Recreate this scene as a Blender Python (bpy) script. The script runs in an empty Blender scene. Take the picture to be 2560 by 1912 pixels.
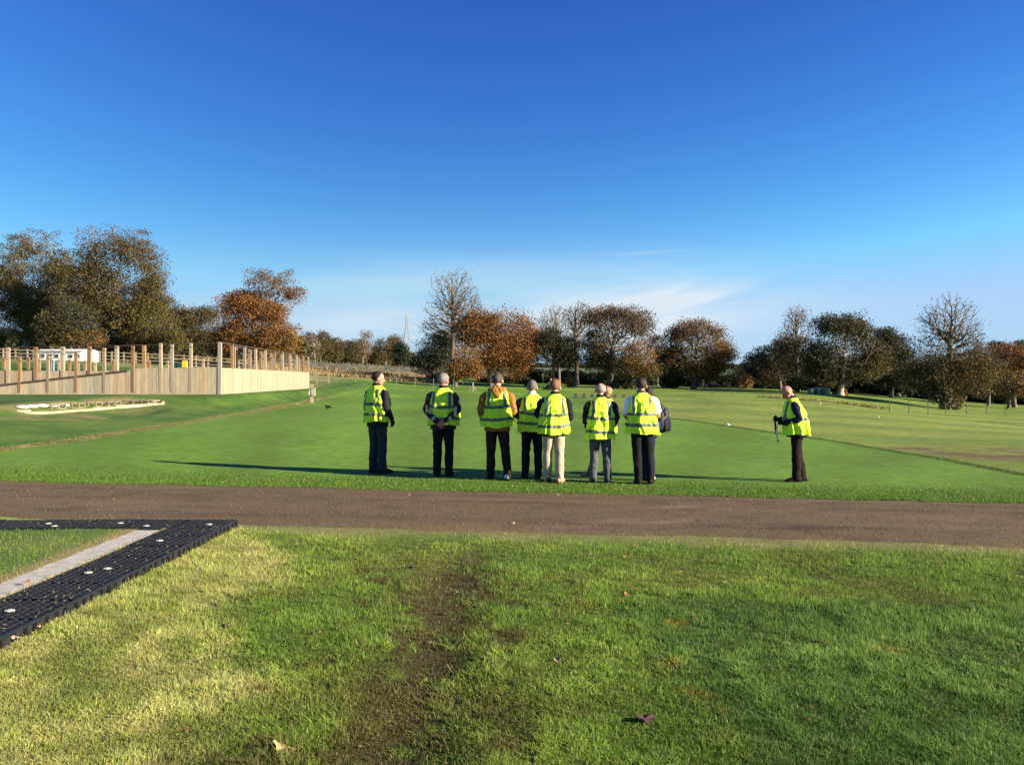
import bpy, math, random
import numpy as np
from mathutils import Vector, Matrix, noise as mnoise

random.seed(7)
rng = np.random.default_rng(11)
C = bpy.context.scene.collection
SC = bpy.context.scene

# ------------------------------------------------------------------ camera, sky, sun, exposure
CAM_H = 1.65
F = 2200.0            # focal length in pixels of the 2560-wide photograph
CX, CY = 1280.0, 955.0
cam_d = bpy.data.cameras.new('camera')
cam = bpy.data.objects.new('camera', cam_d)
C.objects.link(cam)
cam.location = (0, 0, CAM_H)
cam.rotation_euler = (math.radians(90), 0, 0)
cam_d.sensor_width = 36
cam_d.lens = 36 * F / 2560
cam_d.clip_end = 6000
cam_d.clip_start = 0.1
SC.camera = cam

SUN_EL = math.radians(19)
SUN_AZ = math.radians(22)                  # how far the sun stands behind the right shoulder
to_sun = Vector((math.cos(SUN_AZ) * math.cos(SUN_EL), -math.sin(SUN_AZ) * math.cos(SUN_EL), math.sin(SUN_EL)))
sun_d = bpy.data.lights.new('sun', 'SUN')
sun_d.energy = 5.0
sun_d.angle = math.radians(0.5)
sun_d.color = (1.0, 0.87, 0.66)
sun = bpy.data.objects.new('sun', sun_d)
C.objects.link(sun)
sun.rotation_euler = to_sun.to_track_quat('Z', 'Y').to_euler()
sun.location = (20, -10, 30)

world = bpy.data.worlds.new('World')
SC.world = world
world.use_nodes = True
wn, wl = world.node_tree.nodes, world.node_tree.links
wn.clear()
w_out = wn.new('ShaderNodeOutputWorld')
w_bg = wn.new('ShaderNodeBackground')
w_bg.inputs['Strength'].default_value = 0.050
sky = wn.new('ShaderNodeTexSky')
sky.sky_type = 'NISHITA'
sky.sun_disc = False
sky.sun_elevation = SUN_EL
sky.sun_rotation = -(math.radians(90) + SUN_AZ) + math.radians(14)
sky.altitude = 100
sky.air_density = 1.0
sky.dust_density = 0.1
sky.ozone_density = 5.0
hs = wn.new('ShaderNodeHueSaturation')
hs.inputs['Hue'].default_value = 0.5
hs.inputs['Saturation'].default_value = 1.0
hs.inputs['Value'].default_value = 0.1697
wl.new(sky.outputs[0], hs.inputs['Color'])
# clear November air: contrast of the sky's own colours, channel by channel
sp_ = wn.new('ShaderNodeSeparateColor'); cb_ = wn.new('ShaderNodeCombineColor')
wl.new(hs.outputs[0], sp_.inputs[0])
for ch_, g_, k_ in ((0, 1.83, 1.57), (1, 1.77, 1.55), (2, 1.19, 1.165)):
    n1_ = wn.new('ShaderNodeMath'); n1_.operation = 'MINIMUM'; n1_.inputs[1].default_value = (.46, .60, .90)[ch_]
    n2_ = wn.new('ShaderNodeMath'); n2_.operation = 'POWER'; n2_.inputs[1].default_value = g_
    n3_ = wn.new('ShaderNodeMath'); n3_.operation = 'MULTIPLY'; n3_.inputs[1].default_value = k_ / .1697
    wl.new(sp_.outputs[ch_], n1_.inputs[0]); wl.new(n1_.outputs[0], n2_.inputs[0]); wl.new(n2_.outputs[0], n3_.inputs[0]); wl.new(n3_.outputs[0], cb_.inputs[ch_])
# thin cirrus low in the sky, as noise on the sky's own direction
tc = wn.new('ShaderNodeTexCoord')
def wmath(op, a, b=None, c=None, clamp=False):
    n = wn.new('ShaderNodeMath'); n.operation = op; n.use_clamp = clamp
    for i, v in enumerate((a, b, c)):
        if v is None: continue
        if hasattr(v, 'is_linked'): wl.new(v, n.inputs[i])
        else: n.inputs[i].default_value = v
    return n.outputs[0]
sep = wn.new('ShaderNodeSeparateXYZ'); wl.new(tc.outputs['Generated'], sep.inputs[0])
el = sep.outputs['Z']
azr = wmath('DIVIDE', sep.outputs['X'], wmath('MAXIMUM', sep.outputs['Y'], 0.05))
def cirrus(scale, stretch, slope, seed, lo, hi):
    u = wmath('ADD', wmath('MULTIPLY', azr, scale), seed)
    v = wmath('MULTIPLY', wmath('ADD', el, wmath('MULTIPLY', azr, slope)), scale * stretch)
    cb = wn.new('ShaderNodeCombineXYZ'); wl.new(u, cb.inputs[0]); wl.new(v, cb.inputs[1])
    nz = wn.new('ShaderNodeTexNoise'); nz.inputs['Scale'].default_value = 1; nz.inputs['Detail'].default_value = 7
    nz.inputs['Roughness'].default_value = 0.5
    nz.inputs['Distortion'].default_value = 0.5
    wl.new(cb.outputs[0], nz.inputs['Vector'])
    mr = wn.new('ShaderNodeMapRange'); mr.interpolation_type = 'SMOOTHSTEP'
    mr.inputs['From Min'].default_value = lo; mr.inputs['From Max'].default_value = hi
    wl.new(nz.outputs['Fac'], mr.inputs['Value'])
    return mr.outputs[0]
def gauss(v, c, w):
    d = wmath('DIVIDE', wmath('SUBTRACT', v, c), w)
    return wmath('POWER', 2.71828, wmath('MULTIPLY', wmath('MULTIPLY', d, d), -1.0))
veil = wmath('MULTIPLY', wmath('MULTIPLY', cirrus(2.6, 6.5, -0.10, 3.1, 0.22, 0.72), gauss(el, 0.076, 0.042)), gauss(azr, 0.02, 0.26))
wisp = wmath('MULTIPLY', wmath('MULTIPLY', cirrus(3.4, 9.0, -0.22, 7.7, 0.44, 0.72), gauss(el, 0.082, 0.026)), gauss(azr, 0.16, 0.09))
trail = wmath('MULTIPLY', wmath('MULTIPLY', gauss(wmath('SUBTRACT', el, wmath('MULTIPLY', azr, 0.045)), 0.137, 0.0016), gauss(azr, 0.15, 0.055)), cirrus(9, 8, 0, 1.0, 0.25, 0.6))
low = wmath('MULTIPLY', gauss(el, 0.0, 0.105), 0.92)

lowmix = wn.new('ShaderNodeMixRGB'); lowmix.inputs[2].default_value = (2.75, 4.1, 5.3, 1); wl.new(low, lowmix.inputs[0])
cf = wmath('ADD', wmath('ADD', wmath("MULTIPLY", veil, 1.5), wmath("MULTIPLY", wisp, 1.2)), wmath("MULTIPLY", trail, 0.22), clamp=True)
wmix = wn.new('ShaderNodeMixRGB')
wmix.inputs[2].default_value = (4.2, 4.9, 5.5, 1)
wl.new(cb_.outputs[0], lowmix.inputs[1]); wl.new(cf, wmix.inputs[0]); wl.new(lowmix.outputs[0], wmix.inputs[1])
wl.new(wmix.outputs[0], w_bg.inputs['Color'])
wl.new(w_bg.outputs[0], w_out.inputs[0])

SC.view_settings.view_transform = 'Standard'
SC.view_settings.look = 'None'
SC.view_settings.exposure = 1.76
SC.view_settings.gamma = 1
SC.cycles.max_bounces = 6
SC.cycles.diffuse_bounces = 3
SC.cycles.transmission_bounces = 3
SC.cycles.glossy_bounces = 2

# ------------------------------------------------------------------ helpers
def tag(o, label=None, cat=None, group=None, kind=None):
    if label: o['label'] = label
    if cat: o['category'] = cat
    if group: o['group'] = group
    if kind: o['kind'] = kind
    return o

def empty(name, loc, rz=0):
    o = bpy.data.objects.new(name, None)
    C.objects.link(o)
    o.location = loc
    o.rotation_euler = (0, 0, rz)
    o.empty_display_size = 0.2
    return o

def link(name, me, mat, parent=None):
    o = bpy.data.objects.new(name, me)
    C.objects.link(o)
    if mat is not None:
        me.materials.clear() if len(me.materials) else None
        me.materials.append(mat)
    if parent is not None: o.parent = parent
    return o

def fast_mesh(name, V, Fq, col=None, smooth=False):
    """one mesh from numpy arrays; Fq is (n,k) with one face size"""
    V = np.asarray(V, dtype=np.float32); Fq = np.asarray(Fq, dtype=np.int32)
    me = bpy.data.meshes.new(name)
    n, k = Fq.shape
    me.vertices.add(len(V)); me.vertices.foreach_set('co', V.ravel())
    me.loops.add(n * k); me.loops.foreach_set('vertex_index', Fq.ravel())
    me.polygons.add(n); me.polygons.foreach_set('loop_start', np.arange(0, n * k, k, dtype=np.int32))
    me.update(calc_edges=True)
    if smooth: me.polygons.foreach_set('use_smooth', np.ones(n, dtype=bool))
    if col is not None:
        a = me.color_attributes.new('Col', 'FLOAT_COLOR', 'POINT')
        c4 = np.ones((len(V), 4), dtype=np.float32); c4[:, :3] = col
        a.data.foreach_set('color', c4.ravel())
    return me

class MB:
    """collects plain shapes into one mesh; every face list may mix sizes; colour per vertex"""
    def __init__(s): s.v = []; s.f = []; s.c = []
    def add(s, V, Fs, col=None):
        b = len(s.v)
        s.v.extend([tuple(map(float, p)) for p in V])
        s.f.extend([tuple(int(i) + b for i in f) for f in Fs])
        s.c.extend([tuple(col) if col is not None else (1, 1, 1)] * len(V))
        return s
    def box(s, c, d, rz=0, rx=0, ry=0, col=None, taper=1.0):
        x, y, z = [q / 2 for q in d]
        V = [(-x, -y, -z), (x, -y, -z), (x, y, -z), (-x, y, -z)] + [(-x * taper, -y * taper, z), (x * taper, -y * taper, z), (x * taper, y * taper, z), (-x * taper, y * taper, z)]
        M = Matrix.Translation(c) @ Matrix.Rotation(rz, 4, 'Z') @ Matrix.Rotation(rx, 4, 'X') @ Matrix.Rotation(ry, 4, 'Y')
        return s.add([M @ Vector(p) for p in V], [(3, 2, 1, 0), (4, 5, 6, 7), (0, 1, 5, 4), (1, 2, 6, 5), (2, 3, 7, 6), (3, 0, 4, 7)], col)
    def bar(s, a, b, r, n=4, r2=None, col=None):
        a = Vector(a); b = Vector(b); t = (b - a).normalized()
        ref = Vector((0, 0, 1)) if abs(t.z) < .9 else Vector((1, 0, 0))
        u = t.cross(ref).normalized(); v = t.cross(u)
        r2 = r if r2 is None else r2
        V = []
        for p, q in ((a, r), (b, r2)):
            for i in range(n):
                th = 2 * math.pi * (i + .5) / n
                V.append(p + u * q * math.cos(th) + v * q * math.sin(th))
        Fs = [(i, (i + 1) % n, n + (i + 1) % n, n + i) for i in range(n)] + [tuple(range(n))[::-1], tuple(range(n, 2 * n))]
        return s.add(V, Fs, col)
    def part(s, VF, col=None): return s.add(VF[0], VF[1], col)
    def mesh(s, name, smooth=False, col=False):
        me = bpy.data.meshes.new(name)
        me.from_pydata(s.v, [], s.f); me.update()
        if smooth: me.polygons.foreach_set('use_smooth', [True] * len(me.polygons))
        if col:
            a = me.color_attributes.new('Col', 'FLOAT_COLOR', 'POINT')
            c4 = np.ones((len(s.v), 4), dtype=np.float32); c4[:, :3] = s.c
            a.data.foreach_set('color', c4.ravel())
        return me
    def build(s, name, mat, parent=None, smooth=False, col=False):
        return link(name, s.mesh(name, smooth, col), mat, parent)

# ------------------------------------------------------------------ numpy noise
def _h(ix, iy, seed):
    n = (ix.astype(np.int64) * 374761393 + iy.astype(np.int64) * 668265263 + seed * 974711) & 0x7fffffff
    n = ((n ^ (n >> 13)) * 1274126177) & 0x7fffffff
    return ((n ^ (n >> 16)) & 0xffff) / 65535.0
def vnoise(x, y, seed=0):
    x = np.asarray(x, float); y = np.asarray(y, float)
    ix, iy = np.floor(x), np.floor(y); fx, fy = x - ix, y - iy
    fx = fx * fx * (3 - 2 * fx); fy = fy * fy * (3 - 2 * fy)
    a, b = _h(ix, iy, seed), _h(ix + 1, iy, seed); c, d = _h(ix, iy + 1, seed), _h(ix + 1, iy + 1, seed)
    return (a + (b - a) * fx) * (1 - fy) + (c + (d - c) * fx) * fy
def fbm(x, y, seed=0, o=4):
    s = 0; a = 1; t = 0
    for i in range(o):
        s = s + a * vnoise(x * 2 ** i + 13.7 * i, y * 2 ** i - 7.3 * i, seed + i); t += a; a *= .55
    return s / t
def sst(a, b, x):
    t = np.clip((np.asarray(x, float) - a) / (b - a), 0, 1)
    return t * t * (3 - 2 * t)

# ------------------------------------------------------------------ materials
def nodemat(name):
    m = bpy.data.materials.new(name); m.use_nodes = True
    nt = m.node_tree; nt.nodes.clear()
    out = nt.nodes.new('ShaderNodeOutputMaterial')
    p = nt.nodes.new('ShaderNodeBsdfPrincipled')
    nt.links.new(p.outputs[0], out.inputs[0])
    return m, nt, p, out
def mat(name, col, rough=.7, metal=0, noise=0.12, nscale=8, bump=0.0, bscale=40, attr=False, spec=.3, sss=0, nscale2=None, stretch=(1, 1, 1)):
    """plain procedural surface: colour broken up by two noises, optional vertex colour and bump"""
    m, nt, p, out = nodemat(name)
    N, Lk = nt.nodes, nt.links
    t = N.new('ShaderNodeTexCoord'); mp = N.new('ShaderNodeMapping'); mp.inputs['Scale'].default_value = stretch
    Lk.new(t.outputs['Object'], mp.inputs[0])
    nz = N.new('ShaderNodeTexNoise'); nz.inputs['Scale'].default_value = nscale; nz.inputs['Detail'].default_value = 6; nz.inputs['Roughness'].default_value = .65
    Lk.new(mp.outputs[0], nz.inputs['Vector'])
    mr = N.new('ShaderNodeMapRange'); mr.inputs['From Min'].default_value = .25; mr.inputs['From Max'].default_value = .75
    mr.inputs['To Min'].default_value = 1 - noise * 1.6; mr.inputs['To Max'].default_value = 1 + noise * 1.4
    Lk.new(nz.outputs['Fac'], mr.inputs['Value'])
    mx = N.new('ShaderNodeVectorMath'); mx.operation = 'SCALE'
    if attr:
        at = N.new('ShaderNodeAttribute'); at.attribute_name = 'Col'
        Lk.new(at.outputs['Color'], mx.inputs[0])
    else:
        mx.inputs[0].default_value = col[:3]
    Lk.new(mr.outputs[0], mx.inputs['Scale'])
    Lk.new(mx.outputs[0], p.inputs['Base Color'])
    p.inputs['Roughness'].default_value = rough
    p.inputs['Metallic'].default_value = metal
    p.inputs['Specular IOR Level'].default_value = spec
    if sss:
        p.inputs['Subsurface Weight'].default_value = sss
        p.inputs['Subsurface Radius'].default_value = (.012, .005, .003)
    if bump:
        nb = N.new('ShaderNodeTexNoise'); nb.inputs['Scale'].default_value = bscale; nb.inputs['Detail'].default_value = 4
        Lk.new(mp.outputs[0], nb.inputs['Vector'])
        bp = N.new('ShaderNodeBump'); bp.inputs['Strength'].default_value = bump; bp.inputs['Distance'].default_value = .01
        Lk.new(nb.outputs['Fac'], bp.inputs['Height']); Lk.new(bp.outputs[0], p.inputs['Normal'])
    return m
def leafmat(name, trans=.3, rough=.6, spec=.12, gain=1.0):
    m, nt, p, out = nodemat(name)
    N, Lk = nt.nodes, nt.links
    at = N.new('ShaderNodeAttribute'); at.attribute_name = 'Col'
    sc = N.new('ShaderNodeVectorMath'); sc.operation = 'SCALE'; sc.inputs['Scale'].default_value = gain
    Lk.new(at.outputs['Color'], sc.inputs[0])
    Lk.new(sc.outputs[0], p.inputs['Base Color'])
    p.inputs['Roughness'].default_value = rough; p.inputs['Specular IOR Level'].default_value = spec
    tr = N.new('ShaderNodeBsdfTranslucent'); Lk.new(sc.outputs[0], tr.inputs['Color'])
    ms = N.new('ShaderNodeMixShader'); ms.inputs[0].default_value = trans
    Lk.new(p.outputs[0], ms.inputs[1]); Lk.new(tr.outputs[0], ms.inputs[2]); Lk.new(ms.outputs[0], out.inputs[0])
    return m

M_leaf = leafmat('leaf_surface', .20)
M_blade = leafmat('grass_blade_surface', .34, .55, .14)
M_bark = mat('bark', (.115, .095, .075), .9, noise=.3, nscale=3)
M_bark_pale = mat('pale_bark', (.30, .26, .21), .9, noise=.3, nscale=3)
M_wood = mat('fence_timber', (1, 1, 1), .8, attr=True, noise=.16, nscale=5, stretch=(3, 3, .35), bump=.3)
M_dark = mat('dark_rail', (.055, .04, .032), .8)
M_white = mat('white_paint', (.8, .8, .78), .5, noise=.05)
M_metal = mat('galvanised_steel', (.42, .44, .46), .5, metal=.6)

# ------------------------------------------------------------------ terrain
def at(px, d, py):
    """the point seen at photograph pixel (px, py) at forward distance d"""
    return ((px - CX) / F * d, d, CAM_H - (py - CY) / F * d)
ctrl = []
for a in [(-900, 0, 15), (-900, 0, 24)]: pass
for px in (-900, -300, 300, 900, 1500, 2100, 2700, 3400):
    for d, z in ((9, 0), (15, 0.0)): ctrl.append((px, d, z))
for px, d, z in [(-700, 22, .1), (0, 20, .15), (145, 22, .17), (270, 25, .21), (457, 30, .26), (573, 36, .31), (776, 55, .43),
                 (1000, 24, .07), (1280, 24, .06), (1280, 42, .22), (1280, 75, .62), (1000, 60, .5), (1600, 40, .14), (1600, 70, .5),
                 (1900, 24, 0), (1900, 45, .05), (2250, 24, -.06), (2250, 45, -.22), (2600, 27, -.13), (3300, 30, -.5), (2600, 50, -.8)]:
    ctrl.append((px, d, z))
for px, py, d in [(0, 1011.8, 45), (300, 1011.8, 45), (500, 1011.8, 45), (-500, 1011.8, 45), (300, 925, 80), (100, 908, 100), (165, 905, 140), (165, 909, 100), (0, 905, 100), (0, 868, 165), (-400, 870, 120), (300, 901, 120), (500, 893, 140), (600, 907, 110), (-400, 940, 60), (200, 945, 62),
                  (800, 945, 95), (800, 925, 122), (950, 947, 100), (950, 922, 140), (1090, 950, 110), (1090, 926, 170), (1300, 962, 108), (1500, 958, 130), (1730, 966, 118), (1900, 975, 108),
                  (1300, 928, 260), (1600, 935, 250), (1900, 930, 260), (2560, 960, 260), (2100, 985, 98), (2240, 1018, 70), (2370, 1028, 84), (2560, 1035, 74), (2560, 1012, 120), (2300, 1000, 112), (2000, 1000, 66), (3300, 1010, 100),
                  (2150, 1011, 75), (500, 880, 260), (0, 850, 300), (900, 915, 300), (-900, 850, 250)]:
    ctrl.append((px, d, at(px, d, py)[2]))
for px in (-900, 0, 800, 1600, 2400, 3400):
    ctrl.append((px, 1000, {-900: 40, 0: 38, 800: 22}.get(px, 17.5)))
ctrl = np.array(ctrl, float)
def _uv(px, d): return np.stack([np.clip(px, -1300, 3900) / 700.0, np.log(d) * 1.9], -1)
def _phi(r2): return .5 * r2 * np.log(r2 + 1e-9)
_P = _uv(ctrl[:, 0], ctrl[:, 1])
_K = _phi(((_P[:, None] - _P[None]) ** 2).sum(-1)) + np.eye(len(_P)) * 0.02
_A = np.zeros((len(_P) + 3,) * 2); _A[:-3, :-3] = _K; _A[:-3, -3] = 1; _A[:-3, -2:] = _P
_A[-3:, :-3] = _A[:-3, -3:].T
_W = np.linalg.solve(_A, np.concatenate([ctrl[:, 2], [0, 0, 0]]))
def base_z(x, y):
    x = np.asarray(x, float); y = np.asarray(y, float)
    yy = np.clip(y, 8, 1200); q = _uv(CX + F * x / yy, yy)
    flat = q.reshape(-1, 2); out = np.zeros(len(flat))
    for i in range(0, len(flat), 20000):
        b = flat[i:i + 20000]
        k = _phi(((b[:, None] - _P[None]) ** 2).sum(-1))
        out[i:i + 20000] = k @ _W[:-3] + _W[-3] + b @ _W[-2:]
    return out.reshape(x.shape) * sst(13.5, 22, y)
# the foot of the raised bank on the left (world x as a function of y)
BL = np.array([(-11.6, 19.8), (-11.1, 22), (-11.25, 25), (-11.2, 30), (-11.55, 36), (-12.0, 45), (-12.7, 55), (-12.2, 60), (-12.8, 75), (-14, 100)])
BL = np.concatenate([[(-15.5, 15.5), (-40, 6)][::-1], BL])
def bank_sd(x, y):
    """signed distance to the bank foot, positive on the bank"""
    x = np.asarray(x, float); y = np.asarray(y, float)
    best = np.full(x.shape, 1e9); sgn = np.ones(x.shape)
    for (ax, ay), (bx, by) in zip(BL[:-1], BL[1:]):
        dx, dy = bx - ax, by - ay; L2 = dx * dx + dy * dy
        t = np.clip(((x - ax) * dx + (y - ay) * dy) / L2, 0, 1)
        d = np.hypot(x - ax - t * dx, y - ay - t * dy)
        s = dx * (y - ay) - dy * (x - ax)
        m = d < best; best = np.where(m, d, best); sgn = np.where(m, np.sign(s), sgn)
    return best * sgn
PAD_X = -3.02
def terrain(x, y):
    x = np.asarray(x, float); y = np.asarray(y, float)
    z = base_z(x, y)
    sd = bank_sd(x, y)
    z = z + .78 * sst(-.3, 7.5 - 2.8 * sst(34, 44, y), sd) * (1 - sst(76, 100, y))
    # hollow of the timber edged pit on the bank
    u = (x + 15.9) / 2.3; v = (y - 32) / 6.2
    z = z - .30 * np.clip(1 - (u * u + v * v) ** 2, 0, 1) * sst(-.2, .3, u + .75)
    # little slope up to the plastic grid, undulation of the lawn
    near = (1 - sst(9.2, 10.4, y)) * sst(1.0, 3.0, y)
    z = z + .085 * (1 - sst(-3.2, -1.9, x)) * near
    z = z - .035 * np.exp(-((x - track_x(y)) / .33) ** 2) * (1 - sst(7.5, 9, y))
    z = z + (fbm(x * .8, y * .8, 5, 3) - .5) * .05 * (1 - sst(9, 10, y)) + (fbm(x * .12, y * .12, 9, 3) - .5) * .36 * sst(24, 60, y) * (1 - sst(1, 4, sd) * (y < 100))
    # level platform under the timber enclosure
    k = sst(39, 44, y) * (1 - sst(np.where(x > -20, 78, 50), np.where(x > -20, 92, 62), y)) * sst(1.2, 2.6, sd) * sst(-50, -44, x)
    return z * (1 - k) + (1.04 + (y - 45) * .0033) * k
def track_x(y):
    return np.interp(y, [3.8, 4.6, 5.6, 6.6, 8.0, 9.5], [-.66, -.50, -.58, -.50, -.62, -.75])
def tz(x, y): return float(terrain(np.array([x]), np.array([y]))[0])
def hit(px, py):
    """where the line of sight through a photograph pixel meets the terrain"""
    d = np.exp(np.linspace(math.log(3), math.log(900), 4000))
    x = (px - CX) / F * d; z = CAM_H - (py - CY) / F * d
    k = np.argmax(z < terrain(x, d))
    return (float(x[k]), float(d[k]), float(terrain(x[k:k + 1], d[k:k + 1])[0]))

# path edges (world lines): far and near
FE = ((-8.6, 14.76), (7.0, 12.06)); NE = ((-3.09, 10.02), (5.03, 8.64))
def line_y(L, x): return L[0][1] + (L[1][1] - L[0][1]) / (L[1][0] - L[0][0]) * (np.asarray(x, float) - L[0][0])
def far_edge(x): return line_y(FE, x) + (fbm(np.asarray(x) * 1.3, np.asarray(x) * 0, 21, 4) - .5) * .34
def near_edge(x): return line_y(NE, x) + (fbm(np.asarray(x) * 1.1, np.asarray(x) * 0 + 5, 22, 4) - .5) * .42

# boundary of the smooth green on the right (fringe line)
FRG = np.array([hit(1560, 1033)[:2], hit(1700, 1048)[:2], hit(1900, 1076)[:2], hit(2100, 1105)[:2], hit(2330, 1143)[:2], hit(2560, 1187)[:2], (9.6, 13.9)])
def fringe_side(x, y):
    """positive beyond the fringe line"""
    xx = np.interp(y, FRG[::-1, 1], FRG[::-1, 0])
    return np.asarray(x, float) - xx

def mixc(a, b, t):
    t = np.asarray(t)[..., None]
    return a * (1 - t) + np.asarray(b) * t
STRAW = np.array([(-1.18, 3.80), (-1.36, 4.87), (-1.6, 5.8), (-1.82, 6.9), (-2.03, 8.15), (-2.75, 9.8), (-3.0, 10.2)])
TURF = np.array([(1.02, 3.8), (.85, 4.9), (.82, 6.0), (.80, 6.7)])
def ground_col(x, y):
    x = np.asarray(x, float); y = np.asarray(y, float)
    n1 = fbm(x * 1.1, y * 1.1, 1, 4); n2 = fbm(x * 4.5, y * 4.5, 2, 3); n3 = fbm(x * .25, y * .25, 3, 3)
    c = np.zeros(x.shape + (3,)) + np.array([.140, .222, .036])
    # ---- lawn in front of the path
    c = mixc(c, [.200, .262, .046], sst(.42, .66, n1) * .8)
    sy = np.interp(y, STRAW[:, 1], STRAW[:, 0])
    straw = sst(-.12, .35, (sy - x) + (n1 - .5) * .9)
    c = mixc(c, mixc(np.zeros(x.shape + (3,)) + [.31, .335, .085], [.42, .385, .14], sst(.35, .7, n2)), straw * .92 * (y < 10.6))
    patchy = sst(.50, .68, fbm(x * 1.7, y * .8, 31, 3)) * straw
    c = mixc(c, [.12, .17, .04], patchy * .55 * (1 - sst(6.6, 7.8, y)))
    tx = np.interp(y, TURF[:, 1], TURF[:, 0])
    turf = sst(-.06, .06, x - tx + (n2 - .5) * .25) * (1 - sst(6.45, 6.7, y + (n2 - .5) * .3))
    c = mixc(c, mixc(np.zeros(x.shape + (3,)) + [.072, .150, .034], [.108, .195, .046], sst(.35, .7, n1)), turf)
    mud = sst(.15, .85, 1.05 - np.abs(x - track_x(y)) / (.80 - .035 * (y - 4)) + (n2 - .5) * 1.9) * (1 - sst(7.4, 9.2, y + (n1 - .5) * 2))
    mud = mud * sst(.32, .56, fbm(x * 13, y * 8, 35, 3) + .10)
    c = mixc(c, [.078, .058, .030], mud * .88 * (1 - turf))
    c = mixc(c, [.10, .095, .032], sst(.5, .68, fbm(x * 2.2, y * 2.2, 33, 3)) * .45 * (1 - turf) * (1 - straw) * (y < 8.6))
    rut = np.exp(-((x - np.interp(y, [6.3, 7.2, 8.6, 9.2], [-1.0, -1.12, -1.55, -2.3])) / .09) ** 2) * sst(.42, .6, n2) * (y > 6.2) * (y < 9.2)
    c = mixc(c, [.06, .05, .022], rut * .8)
    for ox, oy, r in [(1.12, 6.0, .07), (1.0, 4.35, .06), (1.02, 4.62, .08), (.92, 5.15, .06), (.60, 6.55, .07), (1.03, 3.95, .08), (2.3, 5.4, .07), (-1.15, 4.95, .06)]:
        c = mixc(c, [.42, .24, .03], np.exp(-((x - ox) ** 2 + (y - oy) ** 2) / r ** 2) * sst(.4, .6, n2) * .9)
    # ---- beyond the path: mown green with faint passes
    far = sst(11, 12, y)
    g = np.zeros(x.shape + (3,)) + np.array([.092, .172, .018])
    ang = np.arctan2(x + 1.5, np.maximum(y - 2, 1))
    st = np.sin(ang * 34 + (n3 - .5) * 1.5) * (y > 15)
    g = g * (1 + .10 * st[..., None]) * (1 + .22 * (n3 - .5))[..., None]
    g = g * (1 + .10 * np.sin(y * .42 + x * .06) * sst(24, 45, y))[..., None]
    side = fringe_side(x, y)
    out = sst(-.1, .25, side + (n2 - .5) * .3) * (y > 13)
    gf = np.zeros(x.shape + (3,)) + np.array([.165, .205, .035])
    band = np.sin((y + x * .42) * .62 + 2 * n3)
    gf = mixc(gf, [.105, .155, .022], sst(-.5, .6, band) * .75)
    g = mixc(g, gf, out * (1 - sst(60, 85, y) * .4))
    edge = np.exp(-(side / .16) ** 2) * (y > 13) * (y < 45) * sst(.3, .5, n2)
    g = mixc(g, [.045, .075, .022], edge * .5)
    bare = np.exp(-(((x - 11.6) / 1.9) ** 2 + ((y - 20.9) / 1.9) ** 2)) + .7 * np.exp(-(((x - 9) / 3.5) ** 2 + ((y - 22.6) / .5) ** 2))
    g = mixc(g, [.115, .074, .040], np.clip(bare * 1.6, 0, .95) * sst(-.1, .4, side) * sst(.25, .6, n1))
    rough = 1 - sst(14.6, 15.3, y + x * .173 + (n1 - .5) * .5)
    g = mixc(g, [.075, .145, .018], rough * .8)
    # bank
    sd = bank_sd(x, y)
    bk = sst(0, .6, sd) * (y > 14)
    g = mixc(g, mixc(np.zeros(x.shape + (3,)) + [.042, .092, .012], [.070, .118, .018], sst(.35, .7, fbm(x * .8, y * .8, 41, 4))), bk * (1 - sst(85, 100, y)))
    tanl = np.exp(-((sd - .05 - .22 * (n1 - .5)) / .20) ** 2) * (y > 14) * (1 - sst(58, 62, y)) * sst(.22, .5, fbm(x * 2, y * 2, 42, 3))
    g = mixc(g, [.34, .235, .125], tanl * .85)
    u = (x + 15.9) / 2.6; v = (y - 32) / 6.6; r = u * u + v * v
    pit = np.exp(-((r - .85) / .35) ** 2) * sst(.4, -.4, u) + np.exp(-r * 2.0)
    g = mixc(g, [.20, .155, .075], np.clip(pit, 0, 1) * .7 * sst(.3, .6, n1))
    # dry strip below the stone wall, paddock behind the fence, and fields further off
    dry = sst(97, 102, y + (n3 - .5) * 8) * (1 - sst(118, 124, y)) * sst(-6, -11, x + (n3 - .5) * 6) * sst(-46, -30, x)
    g = mixc(g, mixc(np.zeros(x.shape + (3,)) + [.33, .23, .11], [.20, .17, .07], n1), dry * .9)
    pad = sst(66, 70, y) * sst(-16, -19, x) * (1 - sst(100, 108, y))
    g = mixc(g, [.19, .185, .08], pad * .7)
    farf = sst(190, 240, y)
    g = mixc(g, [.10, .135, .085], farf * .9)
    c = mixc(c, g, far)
    # worn verge of the path on the near side
    ve = y - line_y(NE, x)
    verge = sst(-.50, -.05, ve + (n1 - .5) * .7) * (y < 12) * sst(-3.9, -2.9, x)
    c = mixc(c, [.135, .125, .052], verge * .8)
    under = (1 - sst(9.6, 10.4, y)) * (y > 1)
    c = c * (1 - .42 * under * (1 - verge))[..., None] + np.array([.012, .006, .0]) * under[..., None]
    return np.clip(c * (1 + .28 * (n2 - .5))[..., None], .002, 1)
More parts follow.
